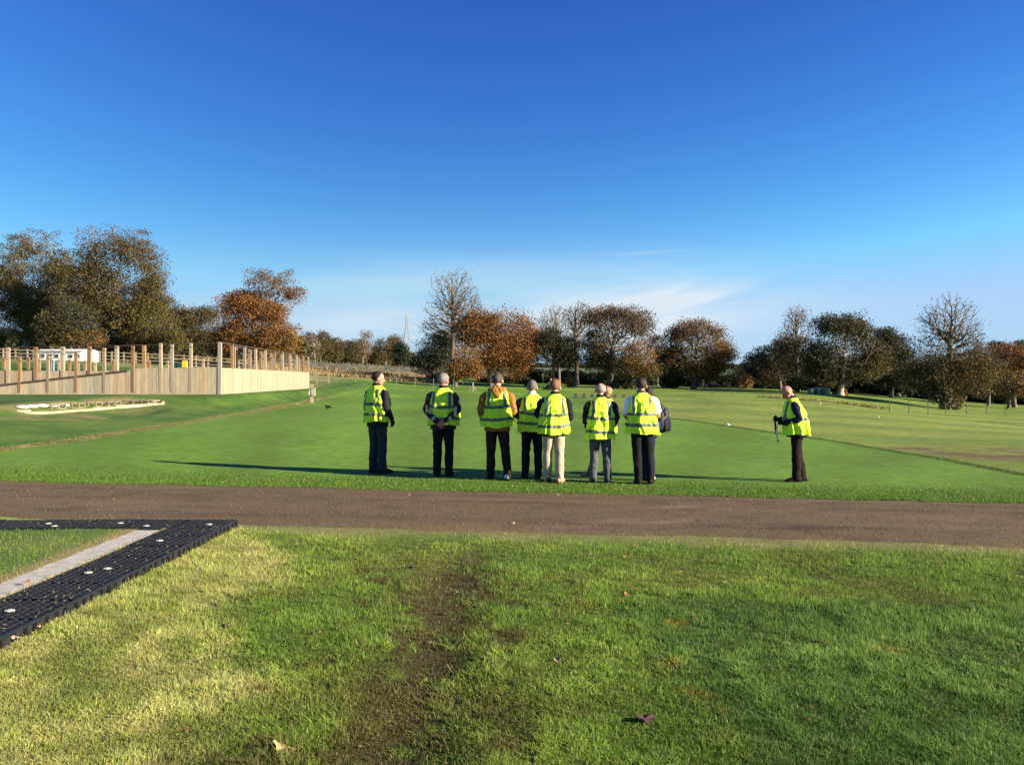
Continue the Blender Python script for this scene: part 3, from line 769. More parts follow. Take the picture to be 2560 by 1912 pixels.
# ------------------------------------------------------------------ plastic grid pad, concrete strip, inner lawn
ZP = .158
def build_pad():
    root = empty('plastic_paving_grid', (PAD_X, 9.6, 0))
    tag(root, 'black plastic cellular paving grid laid in a corner round the concrete strip', 'paving grid')
    m = mat('black_plastic', (.014, .015, .018), .55, noise=.35, nscale=14, spec=.28)
    mi = mat('white_clip_plastic', (.42, .42, .40), .6, noise=.2)
    cells = .0625; T = .5
    def tile(x0, y0, nx, ny):
        mb = MB()
        w = nx * cells; h = ny * cells; r = random.Random(int(x0 * 91 + y0 * 37)); dz = r.uniform(-.004, .004)
        # walls of square cells with corner studs, open to the dark soil below
        tp = ZP + dz
        for i in range(nx + 1):
            mb.box((x0 + i * cells, y0 + h / 2, tp - .022), (.010, h, .044))
        for j in range(ny + 1):
            mb.box((x0 + w / 2, y0 + j * cells, tp - .0235), (w, .010, .042))
        for i in range(nx):
            for j in range(ny):
                cx, cy = x0 + (i + .5) * cells, y0 + (j + .5) * cells
                mb.box((cx, cy, tp - .028), (.036, .036, .034), rz=math.pi / 4)
        mb.box((x0 + w / 2, y0 + h / 2, tp - .050), (w, h, .012))
        o = mb.build('grid_panel', m, root); o.location = (-PAD_X, -9.6, 0)
    def side(x, y0, y1):
        # tall open edge with upright ribs that shows down the slope
        mb = MB(); n = int((y1 - y0) / .125)
        for k in range(n + 1):
            y = y0 + k * .125
            zz = tz(x + .06, y) - .05
            mb.box((x + .006, y, (ZP + zz) / 2 - .004), (.03, .045 if k % 3 else .085, ZP - zz - .012))
            if k % 2: mb.box((x - .02, y + .0625, (ZP + zz) / 2), (.012, .1, ZP - zz - .02))
        mb.box((x + .004, (y0 + y1) / 2, ZP - .006), (.024, y1 - y0, .014))
        o = mb.build('grid_edge', m, root); o.location = (-PAD_X, -9.6, 0)
    for k in range(0, 15):
        y0 = 9.6 - .5 * (k + 1)
        tile(PAD_X - .5, y0, 8, 8)
    for k in range(1, 9):
        x0 = PAD_X - .5 - .5 * k
        tile(x0, 9.6 - .5, 8, 8)
    side(PAD_X + .012, 2.2, 9.6)
    # little white connector clips
    for (x, y) in [(PAD_X - .26, 5.75), (PAD_X - .30, 6.9), (PAD_X - .22, 7.05), (PAD_X - .30, 8.3), (PAD_X - .16, 9.25), (-4.15, 9.33), (-3.8, 9.15), (-4.9, 9.3), (-4.75, 9.14)]:
        c = MB().box((x, y, ZP + .004), (.055, .02, .008), rz=.3).box((x, y, ZP + .005), (.02, .05, .008), rz=.3).build('connector_clip', mi, root)
        c.location = (-PAD_X, -9.6, 0)
    # straw and crumbs caught on the grid
    n = 900
    q = rng.random(n) < .7
    x = np.where(q, PAD_X - rng.random(n) ** 1.5 * .49, PAD_X - .5 - rng.random(n) * 3.8); y = np.where(q, 3.4 + rng.random(n) * 6.1, 9.12 + rng.random(n) * .45)
    c = mixc(np.zeros((n, 3)) + [.30, .24, .12], [.07, .055, .035], (rng.random(n) < .5) * 1.0)
    blades('straw_litter', x, y, rng.uniform(.002, .010, n), rng.uniform(.004, .014, n), c, z=np.full(n, ZP + .001), lean=3.0, label='bits of straw and soil caught on the black grid')
    # concrete strip
    x1 = PAD_X - .515; n = 60
    mb = MB(); ys = np.linspace(2.2, 9.08, n)
    for k in range(n - 1):
        y, yb = ys[k], ys[k + 1]
        w0 = .36 + .02 * math.sin(k * 1.3); w1 = .36 + .02 * math.sin((k + 1) * 1.3)
        V = [(x1, y, .02), (x1, yb, .02), (x1 - w1, yb, .02), (x1 - w0, y, .02), (x1, y, .128), (x1, yb, .128), (x1 - w1, yb, .128), (x1 - w0, y, .128)]
        mb.add(V, [(4, 5, 6, 7), (0, 4, 7, 3)[::1]] if k == 0 else [(4, 5, 6, 7)])
        mb.add([V[0], V[1], V[5], V[4]], [(0, 1, 2, 3)]); mb.add([V[3], V[7], V[6], V[2]], [(0, 1, 2, 3)])
    mb.add([(x1, 9.08, .02), (x1 - .36, 9.08, .02), (x1 - .36, 9.08, .128), (x1, 9.08, .128)], [(0, 1, 2, 3)])
    o = mb.build('concrete_strip', mat('rough_concrete', (.36, .34, .31), .9, noise=.22, nscale=9, bump=.5, bscale=60))
    tag(o, 'pale rough concrete strip between the black grid and the inner lawn', 'concrete strip')
    # inner lawn, raised to the level of the concrete
    nx, ny = 60, 80
    X, Y = np.meshgrid(np.linspace(-8.6, x1 - .34, nx), np.linspace(2.2, 9.09, ny))
    Z = .130 + (fbm(X * 2, Y * 2, 71, 3) - .5) * .03
    i = (np.arange(ny - 1)[:, None] * nx + np.arange(nx - 1)[None]).ravel()
    cc = mixc(np.zeros(X.shape + (3,)) + [.060, .110, .014], [.090, .130, .022], sst(.35, .7, fbm(X * 1.2, Y * 1.2, 72, 3)))
    e = np.exp(-((X - (x1 - .36)) / .12) ** 2)
    cc = mixc(cc, [.24, .17, .08], e * .8)
    o = link('inner_lawn', fast_mesh('inner_lawn', np.stack([X, Y, Z], -1).reshape(-1, 3), np.stack([i, i + 1, i + nx + 1, i + nx], -1), cc.reshape(-1, 3), True), mat('inner_turf', (1, 1, 1), .9, attr=True, noise=.2, nscale=25))
    tag(o, kind='structure')
    n = 60000
    y = 1 / (1 / 3.0 - rng.random(n) * (1 / 3.0 - 1 / 9.12)); x = (x1 - .33) - rng.random(n) * 4.6
    keep = x > -.72 * y - .8; x, y = x[keep], y[keep]; n = len(x)
    y = np.minimum(y, 9.1)
    c = mixc(np.zeros((n, 3)) + [.095, .175, .018], [.15, .19, .028], sst(.35, .7, fbm(x * 1.2, y * 1.2, 72, 3))) * rng.uniform(.6, 1.5, (n, 1))
    e = np.exp(-((x - (x1 - .36)) / .14) ** 2)
    c = mixc(c, [.32, .22, .10], e * .7)
    h = rng.uniform(.015, .04, n) * (1 - .3 * e)
    blades('inner_lawn_grass', x, y, h, rng.uniform(.004, .007, n), c, z=np.full(n, .128), lean=.8, label='short green grass inside the black grid corner')
    # dry grass growing along the seam of the concrete
    n = 9000
    y = rng.uniform(3.5, 9.1, n); x = x1 + rng.normal(-.01, .022, n)
    keep = rng.random(n) < sst(.3, .55, fbm(x * 3, y * 3, 73, 2)) + .15; x, y = x[keep], y[keep]; n = len(x)
    c = mixc(np.zeros((n, 3)) + [.50, .40, .20], [.22, .24, .07], rng.random(n) ** 2)
    blades('seam_grass', x, y, rng.uniform(.012, .035, n), rng.uniform(.004, .008, n), c, z=np.full(n, .125), lean=1.3, label='straw coloured grass along the seam between concrete and grid')
build_pad()

# ------------------------------------------------------------------ timber edged pit on the bank
def pit():
    root = empty('timber_edged_pit', (-15.9, 32, tz(-15.9, 32)))
    tag(root, 'long shallow pit on the bank with a pale timber edge and loose crates', 'sunken pit')
    inv = root.location
    P = [hit(42, 1026), hit(75, 1033), hit(120, 1033), hit(200, 1027), hit(290, 1019), hit(370, 1013), hit(408, 1009), hit(398, 1004), hit(375, 1001)]
    col_w = (.40, .33, .21)
    mb = MB()
    for a, b in zip(P[:-1], P[1:]):
        a = Vector(a) - inv; b = Vector(b) - inv; d = b - a; L = d.length; k = max(1, int(L / .6))
        for i in range(k):
            p = a + d * ((i + .5) / k)
            c = random.uniform(.8, 1.1)
            mb.box((p.x, p.y, p.z + .0), (L / k * 1.02, .09, .16 + random.uniform(-.03, .03)), rz=math.atan2(d.y, d.x), col=[q * c for q in col_w])
    mb.build('edge_board', M_wood, root, col=True)
    # pale sacks along the left end
    for k, (px, py) in enumerate([(55, 1021), (78, 1019), (104, 1017), (130, 1017), (158, 1016)]):
        h = Vector(hit(px, py)) - inv
        m = MB(); m.part(ellip((h.x, h.y, h.z + .05), (.25, .20, .08), 14, 8))
        m.build('filled_sack', mat('white_sacking', (.50, .47, .42), .9, noise=.1, bump=.4), root, smooth=True)
    # open crate frames standing in the pit
    for k, (px, w) in enumerate([(118, 22), (140, 18), (170, 22), (190, 18), (232, 20), (262, 20), (282, 16), (320, 24), (345, 20), (363, 16)]):
        py = 1022 - (px - 100) * .050
        h = Vector(hit(px, py)) - inv
        dd = hit(px, py)[1]; W = w / F * dd
        m = MB(); H = .17
        fq = random.uniform(.35, .7); cc = [q * fq for q in col_w]
        for sx in (-.5, .5):
            for sy in (-.5, .5):
                m.box((h.x + sx * W, h.y + sy * .5 + .2, h.z - .02 + H / 2), (.04, .04, H + .06), col=cc)
        for sy in (-.5, .5):
            for zz in (0, H): m.box((h.x, h.y + sy * .5 + .2, h.z - .02 + zz), (W + .05, .035, .035), col=cc)
        for sx in (-.5, .5):
            for zz in (0, H): m.box((h.x + sx * W, h.y + .2, h.z - .015 + zz), (.03, .52, .03), col=cc)
        m.build('crate', M_wood, root, col=True)
def ellip(c, r, nu=18, nv=12, rot=None):
    """closed ellipsoid as (verts, faces)"""
    V = []; Fs = []
    for j in range(1, nv):
        ph = math.pi * j / nv
        for i in range(nu):
            th = 2 * math.pi * i / nu
            V.append(Vector((r[0] * math.sin(ph) * math.cos(th), r[1] * math.sin(ph) * math.sin(th), r[2] * math.cos(ph))))
    V += [Vector((0, 0, r[2])), Vector((0, 0, -r[2]))]
    if rot: V = [rot @ v for v in V]
    V = [tuple(v + Vector(c)) for v in V]
    for j in range(nv - 2):
        for i in range(nu):
            Fs.append((j * nu + i, (j + 1) * nu + i, (j + 1) * nu + (i + 1) % nu, j * nu + (i + 1) % nu))
    t = (nv - 1) * nu
    for i in range(nu):
        Fs.append((t, i, (i + 1) % nu)); Fs.append((t + 1, (nv - 2) * nu + (i + 1) % nu, (nv - 2) * nu + i))
    return V, Fs
pit()

# ------------------------------------------------------------------ fences of the enclosure
def board_run(root, P0, P1, top, bw=.2, tone=(.33, .27, .185), inv=(0, 0, 0), thick=.035):
    """upright boards from P0 to P1; top(t) gives the height of the top edge"""
    mb = MB(); P0 = Vector(P0); P1 = Vector(P1); d = (P1 - P0); L = math.hypot(d.x, d.y); n = int(L / bw)
    rz = math.atan2(d.y, d.x)
    zs = terrain(np.array([P0.x + d.x * (i + .5) / n for i in range(n)]), np.array([P0.y + d.y * (i + .5) / n for i in range(n)]))
    for i in range(n):
        t = (i + .5) / n; x = P0.x + d.x * t; y = P0.y + d.y * t
        zb = float(zs[i]) - .12; zt = top(t) + random.uniform(-.008, .008)
        j = random.uniform(.84, 1.10); w = random.uniform(-.03, .03)
        off = .004 * (i % 2)
        mb.box((x - math.sin(rz) * off - inv[0], y + math.cos(rz) * off - inv[1], (zb + zt) / 2 - inv[2]), (bw * .955, thick, zt - zb), rz=rz, col=(tone[0] * j + w, tone[1] * j, tone[2] * j - w * .5))
    return mb.build('board_panel', M_wood, root, col=True)
def post(root, x, y, zt, zb, inv, w=.135, tone=(.52, .40, .26), name='post'):
    mb = MB(); j = random.uniform(.75, 1.15); h = zt - zb
    mb.box((x - inv[0], y - inv[1], zb + (h - .04) / 2 - inv[2]), (w, w, h - .04), rz=random.uniform(-.06, .06), ry=random.uniform(-.008, .008), col=[q * j for q in tone])
    mb.box((x - inv[0], y - inv[1], zt - .02 - inv[2]), (w, w, .04), taper=.75, rz=random.uniform(-.06, .06), col=[q * j for q in tone])
    return mb.build(name, M_wood, root, col=True)
ORANGE = (.21, .125, .060); PALE = (.26, .205, .14); GREY = (.21, .185, .16)
C0 = (-14.97, 45.0); C1 = (-17.3, 75.0)
def zz(py, d): return CAM_H - (py - CY) / F * d
def xx(px, d): return (px - CX) / F * d
def enclosure():
    inv = (C0[0], C0[1], tz(*C0))
    fr = empty('front_fence', inv); tag(fr, 'front timber fence of pale upright boards with its top sloping down to the left', 'fence', 'timber fences of the enclosure')
    xl = -36.0
    def top(t):
        px = CX + F * (C0[0] + (xl - C0[0]) * t) / 45.0
        py = np.interp(px, [-900, 0, 318, 340, 560], [1010, 963, 926, 919.5, 918])
        return zz(py, 45)
    board_run(fr, (C0[0], C0[1], 0), (xl, C0[1], 0), top, inv=inv)
    # dark capping rail on the sloping part
    mb = MB()
    for a, b in ((-500, 0), (0, 110), (110, 220), (220, 318)):
        pa = (xx(a, 45.0), 45.0, zz(np.interp(a, [-900, 0, 318], [1010, 961, 925]), 45.0)); pb = (xx(b, 45.0), 45.0, zz(np.interp(b, [-900, 0, 318], [1010, 961, 925]), 45.0))
        c = [(pa[i] + pb[i]) / 2 for i in range(3)]
        mb.box((c[0] - inv[0], c[1] - inv[1], c[2] - inv[2] - .03), (math.hypot(pb[0] - pa[0], pb[2] - pa[2]) + .01, .06, .12), ry=-math.atan2(pb[2] - pa[2], pb[0] - pa[0]))
    mb.build('capping_rail', M_dark, fr)
    for px, py, tn in [(474, 856, PALE), (427, 859, GREY), (399, 857, PALE), (329, 864, ORANGE), (257, 868, PALE), (186, 880, ORANGE), (116, 888, PALE), (45, 891, ORANGE), (-28, 900, PALE), (-100, 908, PALE)]:
        x = xx(px, 44.86); post(fr, x, 45.03, zz(py, 45.03), float(tz(x, 45.03)) + .1, inv, tone=tn)
    post(fr, C0[0] + .02, C0[1] + .035, zz(855, 45), tz(*C0) - .1, inv, .17, GREY)
    # wire from the corner along the post tops
    w = MB(); pts = [(548, 856), (427, 859.5), (329, 863), (257, 869), (186, 881), (116, 889), (45, 893), (-100, 909)]
    for (a, b), (c, d) in zip(pts[:-1], pts[1:]):
        w.bar((xx(a, 44.86) - inv[0], 44.78 - inv[1], zz(b, 44.8) - inv[2]), (xx(c, 44.86) - inv[0], 44.78 - inv[1], zz(d, 44.8) - inv[2]), .016, 4)
    w.build('top_wire', M_dark, fr)
    # right hand fence, lit by the sun
    inv = (C1[0], C1[1], tz(*C1))
    rt = empty('side_fence', inv); tag(rt, 'sunlit side fence of cream upright boards running away from the corner post', 'fence', 'timber fences of the enclosure')
    board_run(rt, (C0[0] + .05, C0[1] + .1, 0), (C1[0], C1[1], 0), lambda t: zz(918, 45) * (1 - t) + zz(929.5, 75) * t, inv=inv, tone=(.275, .235, .165))
    n = 10
    tops = []
    for k in range(1, n + 1):
        t = k / n; x = C0[0] + (C1[0] - C0[0]) * t - .06; y = C0[1] + (C1[1] - C0[1]) * t
        zt = zz(855, 45) * (1 - t) + zz(891.5, 75) * t
        tops.append((x, y, zt)); post(rt, x, y, zt, tz(x, y), inv, tone=[PALE, ORANGE, GREY, PALE][k % 4])
    mb = MB(); a = (C0[0] - .0, C0[1], zz(855, 45) - .02); b = tops[-1]
    mb.box(((a[0] + b[0]) / 2 - inv[0], (a[1] + b[1]) / 2 - inv[1], (a[2] + b[2]) / 2 - inv[2] + .03), (.05, math.dist(a, b), .05), rz=math.atan2(-(b[0] - a[0]), b[1] - a[1]), rx=math.atan2(b[2] - a[2], b[1] - a[1]))
    mb.build('top_rail', M_dark, rt)
    # inner fence standing behind the sloping front
    inv = (-26, 47.5, tz(-26, 47.5))
    ir = empty('inner_fence', inv); tag(ir, 'inner timber fence standing just behind the sloping part of the front one', 'fence', 'timber fences of the enclosure')
    board_run(ir, (xx(338, 47.5), 47.5, 0), (-38, 47.5, 0), lambda t: zz(926, 47.5), inv=inv, tone=(.32, .255, .18))
    for px, py, tn in [(358, 862, ORANGE), (289, 864, PALE), (221, 865, ORANGE), (154, 866, PALE), (86, 867, ORANGE), (17, 868, PALE), (-52, 869, GREY)]:
        x = xx(px, 47.4); post(ir, x, 47.53, zz(py, 47.53), tz(x, 47.53), inv, .17, tn)
    w = MB(); w.bar((xx(548, 45) - inv[0], 45.1 - inv[1], zz(856, 45) - inv[2]), (xx(358, 47.3) - inv[0], 47.3 - inv[1], zz(861, 47.3) - inv[2]), .016)
    w.bar((xx(358, 47.3) - inv[0], 47.3 - inv[1], zz(861, 47.3) - inv[2]), (xx(-60, 47.3) - inv[0], 47.3 - inv[1], zz(869, 47.3) - inv[2]), .016)
    w.build('top_wire', M_dark, ir)
    # row of posts on the far side of the enclosure
    inv = (-24, 60, tz(-24, 60))
    br = empty('post_and_wire_fence', inv); tag(br, 'row of bare posts and wire on the far side of the enclosure', 'fence', 'timber fences of the enclosure')
    bt = []
    for px, py, tn in [(10, 894, ORANGE), (71, 892, ORANGE), (98, 895, PALE), (126, 893, ORANGE), (148, 896, PALE), (174, 897, ORANGE), (196, 899, PALE), (213, 899, PALE), (238, 904, PALE), (284, 899, ORANGE), (373, 901, ORANGE), (403, 910, PALE), (419, 900, PALE), (508, 898, PALE), (596, 897, PALE), (684, 895, PALE)]:
        x = xx(px, 60); zt = zz(py, 60); bt.append((x, zt)); post(br, x, 60, zt, tz(x, 60), inv, .16, tn)
    w = MB()
    for (a, b), (c, d) in zip(bt[:-1], bt[1:]): w.bar((a - inv[0], -.1, b - .15 - inv[2]), (c - inv[0], -.1, d - .15 - inv[2]), .012)
    w.build('top_wire', M_dark, br)
    # second line of tall posts behind the side fence
    inv = (-20, 60, tz(-20, 60))
    sr = empty('post_and_rail_fence', inv); tag(sr, 'second line of tall slim posts just inside the sunlit side fence', 'fence', 'timber fences of the enclosure')
    tp = []
    for k, px in enumerate([586, 591, 623, 627, 651, 656, 677, 682, 702, 707, 723, 728, 742, 747, 760]):
        t = (px - 586) / (760 - 586); y = 49 + 29 * t + (k % 2) * 1.4
        zt = zz(861, 48) * (1 - t) + zz(892, 78) * t
        x = xx(px, y); tp.append((x, y, zt)); post(sr, x, y, zt, tz(x, y), inv, .13, [ORANGE, PALE, ORANGE, GREY][k % 4])
    mb = MB()
    for a, b in zip(tp[:-2], tp[2:]): mb.bar((a[0] - inv[0], a[1] - inv[1], a[2] - inv[2]), (b[0] - inv[0], b[1] - inv[1], b[2] - inv[2]), .02)
    mb.build('top_rail', M_dark, sr)
enclosure()

def rail_fence():
    inv = (-30, 84, tz(-30, 84))
    r = empty('paddock_fence', inv); tag(r, 'low post and rail paddock fence behind the timber enclosure', 'fence')
    xs = np.arange(-52, -17.5, 1.15); ys = 84 + 0 * xs; zs = terrain(xs, ys)
    h = 1.05
    for x, z in zip(xs, zs): post(r, x, 84, z + h, z - .1, inv, .12, (.26, .22, .15))
    for hh in (.3, .62, .95):
        mb = MB()
        for a, b, za, zb in zip(xs[:-1], xs[1:], zs[:-1], zs[1:]):
            mb.box(((a + b) / 2 - inv[0], -.08, (za + zb) / 2 + hh - inv[2]), (b - a, .04, .07), ry=-math.atan2(zb - za, b - a), col=(.25, .21, .14))
        mb.build('rail', M_wood, r, col=True)
rail_fence()

def stone_wall():
    xs = np.arange(-46, 6, .45); inv = (-20, 123, tz(-20, 123))
    ys = 123 + (xs + 20) * .12 + 12 * sst(-16, 6, xs); zs = terrain(xs, ys)
    mb = MB()
    for x, y, z in zip(xs, ys, zs):
        for k in range(4):
            c = random.uniform(.4, .8); 
            mb.box((x + random.uniform(-.1, .1) - inv[0], y + random.uniform(-.04, .04) - inv[1], z + .12 + k * .27 - inv[2]), (.45, .5 - k * .05, .27), rx=0, rz=random.uniform(-.06, .06), col=(.20 * c, .185 * c, .15 * c))
        if random.random() < .8: mb.box((x - inv[0], y - inv[1], z + 1.18 - inv[2]), (.2, .42, .16), ry=random.uniform(-.3, .3), col=(.09, .085, .065))
    o = mb.build('dry_stone_wall', mat('field_stone', (1, 1, 1), .95, attr=True, noise=.3, nscale=4, bump=.5, bscale=10), None, col=True)
    o.location = inv
    tag(o, 'low grey dry stone wall beyond the strip of tan grass', 'stone wall')
stone_wall()

def wire_fence(name, label, pts, posth, pw, col, wires=3, group='low wire fences round the course'):
    P = [hit(*p) for p in pts]; inv = P[0]
    r = empty(name, inv); tag(r, label, 'fence', group)
    m = mat('weathered_post', col, .85)
    for p in P:
        MB().box((p[0] - inv[0], p[1] - inv[1], p[2] + posth / 2 - .05 - inv[2]), (pw, pw, posth + .1)).build('post', m, r)
    mb = MB()
    for a, b in zip(P[:-1], P[1:]):
        for k in range(wires):
            h = posth * (.35 + .6 * k / max(1, wires - 1))
            mb.bar((a[0] - inv[0], a[1] - inv[1], a[2] + h - inv[2]), (b[0] - inv[0], b[1] - inv[1], b[2] + h - inv[2]), .003, 3)
    mb.build('wire', M_dark, r)
wire_fence('wire_fence', 'low wire fence with slim posts running along the shadowed band on the left', [(788, 944), (840, 948), (889, 954), (940, 958), (991, 963), (1038, 967), (1084, 971), (1134, 976)], 1.0, .05, (.17, .17, .15))
wire_fence('wire_fence', 'low wire fence with dark slim posts in front of the bare tree on the right', [(2224, 1031), (2272, 1034), (2320, 1034), (2364, 1034), (2416, 1034), (2466, 1036), (2513, 1038)], .8, .04, (.07, .07, .06))
wire_fence('wire_fence', 'short thin stakes strung across the far green behind the bins', [(1285, 990), (1433, 991), (1680, 991), (1733, 992), (1780, 993), (1830, 994)], .5, .035, (.10, .10, .09), 1)

def hurdle():
    h = hit(1182, 977)
    r = empty('wooden_tripod', h); tag(r, 'small three legged timber stake frame on the grass left of the brown hood', 'stake frame')
    m = mat('tripod_timber', (.22, .19, .13), .9)
    s = h[1] / F
    MB().bar((0, 0, 0), (0, 0, 22 * s), .07, 6).build('post', m, r)
    for a in (-9, 9): MB().bar((a * s, 0, 0), (0, 0, 15 * s), .04, 5).build('brace', m, r)
hurdle()

def signpost():
    h = hit(779, 1006)
    r = empty('sign_post', h); tag(r, 'short wooden post carrying a small box sign at the foot of the bank', 'sign post')
    s = h[1] / F
    MB().box((0, 0, 23 * s), (7.5 * s, .09, 47 * s), col=(.30, .24, .19)).build('post', M_wood, r, col=True)
    MB().box((4.6 * s, -.02, 27 * s), (9 * s, .16, 19 * s), col=(.30, .27, .18)).box((4.6 * s, -.02, 37.4 * s), (10 * s, .20, 1.4 * s), col=(.25, .22, .15)).build('box_sign', M_wood, r, col=True)
    MB().box((-3.2 * s, -.03, 28 * s), (5 * s, .05, 15 * s), rz=.0, ry=.15).build('notice', M_white, r)
signpost()

def caravan():
    d = 96; x0, x1 = xx(101, d), xx(229, d); W = x1 - x0; zt = zz(876, d); zb = tz((x0 + x1) / 2, d); zb = min(zb, zz(912, d))
    r = empty('mobile_home', ((x0 + x1) / 2, d, zb), math.radians(-6)); tag(r, 'long low white mobile home with dark windows behind the posts', 'mobile home')
    H = zt - zb
    MB().box((0, 0, H * .5), (W, 3.2, H * .86)).build('wall', mat('white_cladding', (.78, .78, .80), .5, noise=.06), r)
    rf = MB(); rf.add([(-W / 2 - .15, -1.8, H * .93), (W / 2 + .15, -1.8, H * .93), (W / 2 + .15, 0, H * 1.12), (-W / 2 - .15, 0, H * 1.12), (-W / 2 - .15, 1.8, H * .93), (W / 2 + .15, 1.8, H * .93)], [(0, 1, 2, 3), (3, 2, 5, 4), (0, 3, 4), (1, 5, 2), (0, 4, 5, 1)])
    rf.build('roof', mat('pale_felt_roof', (.55, .55, .57), .7), r)
    g = mat('dark_glass', (.02, .022, .03), .15, spec=.8)
    for k in range(7):
        xq = -W / 2 + W * (k + .55) / 7
        fo = MB().box((xq, -1.63, H * .62), (W / 7 * .62, .06, H * .30)).build('window', M_white, r)
        MB().box((xq, -1.67, H * .62), (W / 7 * .48, .04, H * .24)).build('pane', g, fo)
caravan()

def small_things():
    d = 59.0; x = xx(462, d); z = tz(x, d); s = d / F
    r = empty('yellow_cabinet', (x, d, z)); tag(r, 'small yellow cabinet on a post beyond the timber boards', 'cabinet')
    h = zz(900, d) - z
    MB().box((0, 0, h - .24), (.30, .2, .44), taper=.9).build('box', mat('yellow_paint', (.72, .42, .02), .5), r)
    MB().box((0, .02, (h - .46) / 2), (.1, .1, h - .46)).build('post', M_dark, r)
    for px, py, w in [(438, 905, 10), (451, 906, 12)]:
        x = xx(px, 60.6); z = tz(x, 60.6); h = zz(py, 60.6) - z; s = 60.6 / F
        r = empty('bin', (x, 60.6, z)); tag(r, 'dark green bin further from the yellow cabinet' if px == 438 else 'dark green bin right beside the yellow cabinet', 'bin', 'dark green bins inside the enclosure')
        m = mat('dark_green_plastic', (.012, .05, .045), .5)
        MB().box((0, 0, h * .45), (w * s * .85, .4, h * .9), taper=1.12).build('body', m, r)
        MB().box((0, 0, h * .94), (w * s, .46, h * .07)).build('lid', m, r)
    x = xx(134, 58.5); z = tz(x, 58.5); h = zz(901, 58.5) - z
    o = MB().bar((0, 0, 0), (0, 0, h), .06, 8).box((0, 0, h), (.14, .14, .06)).build('blue_post', mat('blue_paint', (.10, .22, .36), .5)); o.location = (x, 58.5, z)
    tag(o, 'slim blue post standing in front of the white mobile home', 'post')
    # tapered slatted bins across the far green
    m = mat('dark_recycled_plastic', (.035, .040, .045), .6); ml = mat('grey_slats', (.05, .05, .05), .6)
    names = ['leftmost tapered dark bin of the line on the far green', 'second tapered dark bin from the left on the far green', 'third tapered dark bin, just left of the bald head', 'tapered dark bin just right of the bare red neck', 'smallest tapered bin, at the right end of the line on the far green']
    for k, (px, py, hh) in enumerate([(1439, 993.5, 11.5), (1460, 993.5, 11), (1480.5, 993, 10.5), (1538, 992.5, 8), (1559, 992.5, 7)]):
        h = hit(px, py); s = h[1] / F; H = hh * s; W = 9.6 * s * (hh / 11.5) ** .4
        r = empty('tapered_bin', h); tag(r, names[k], 'bin', 'tapered bins across the far green')
        MB().box((0, 0, H * .45), (W, W, H * .9), taper=.62).build('body', m, r)
        MB().box((0, 0, H * .95), (W * .6, W * .6, H * .1), taper=.8).build('lid', m, r)
        sl = MB()
        for j in range(4):
            sl.add([(W * (-.40 + .2 * j + .02), -W * .505, .02), (W * (-.40 + .2 * j + .16), -W * .505, .02), (W * (-.25 + .125 * j + .10), -W * .325, H * .86), (W * (-.25 + .125 * j + .01), -W * .325, H * .86),
                    (W * (-.40 + .2 * j + .02), -W * .48, .02), (W * (-.40 + .2 * j + .16), -W * .48, .02), (W * (-.25 + .125 * j + .10), -W * .30, H * .86), (W * (-.25 + .125 * j + .01), -W * .30, H * .86)], [(0, 1, 2, 3), (0, 3, 7, 4), (1, 5, 6, 2), (3, 2, 6, 7)])
        sl.build('slat_side', ml, r)
    # markers on the greens
    for px, py, w, hh, lab in [(1820, 1063, 10, 5, 'white rounded tee marker on the edge of the smooth green'), (2051, 1009, 2.2, 5, 'small white stake on the far fairway behind the lone man'), (2197, 1044, 2.4, 5, 'small white stake on the fairway to the right')]:
        h = hit(px, py); s = h[1] / F
        o = MB().part(ellip((0, 0, hh * s * .45), (w * s / 2, w * s / 2, hh * s / 2), 14, 8)).build('tee_marker', M_white, smooth=True); o.location = h
        tag(o, lab, 'marker', 'white markers on the greens')
    # equipment under the big tree on the right
    mg = mat('green_grey_sheet', (.10, .16, .12), .6)
    for px, py, w, hh, lab in [(2028, 984, 13, 15, 'grey green equipment box furthest left under the big tree'), (2045, 985, 13, 18, 'grey green equipment box in the middle under the big tree'), (2065, 987, 14, 19, 'tallest grey green equipment box, nearest the big trunk')]:
        h = hit(px, py); s = h[1] / F
        r = empty('equipment_box', h, .2); tag(r, lab, 'equipment box', 'green boxes under the big tree')
        MB().box((0, 0, hh * s * .42), (w * s * .8, .8, hh * s * .84)).build('body', mg, r)
        MB().add([(-w * s * .45, -.5, hh * s * .85), (w * s * .45, -.5, hh * s * .85), (w * s * .45, .5, hh * s), (-w * s * .45, .5, hh * s), (-w * s * .45, -.5, hh * s * .8), (w * s * .45, -.5, hh * s * .8), (w * s * .45, .5, hh * s * .8), (-w * s * .45, .5, hh * s * .8)],
                 [(0, 1, 2, 3), (0, 4, 5, 1), (1, 5, 6, 2), (2, 6, 7, 3), (3, 7, 4, 0), (7, 6, 5, 4)]).build('lid', mg, r)
    for px, py, w, hh, lab in [(2113, 987, 13, 15, 'orange brown heap of leaves beside the big trunk on the mound'), (2086, 985, 14, 8, 'low reddish heap of leaves left of the big trunk on the mound')]:
        h = hit(px, py); s = h[1] / F; nn = 900
        a = rng.uniform(0, 6.28, nn); q = rng.random(nn) ** .5; zq = rng.random(nn)
        x = np.cos(a) * q * w * s * .5 * (1 - zq * .8); y = np.sin(a) * q * .6 * (1 - zq * .8); z = zq * hh * s
        V, Fq = leaf_quads(np.stack([x, y, z], -1), .08)
        c = np.repeat((np.array([.42, .16, .07]) if px == 2113 else np.array([.25, .09, .06])) * rng.uniform(.5, 1.3, (nn, 1)), 4, 0)
        o = link('leaf_heap', fast_mesh('leaf_heap', V, Fq, c), M_leaf); o.location = h
        tag(o, lab, 'leaf heap', 'heaps of leaves under the big tree')
small_things()

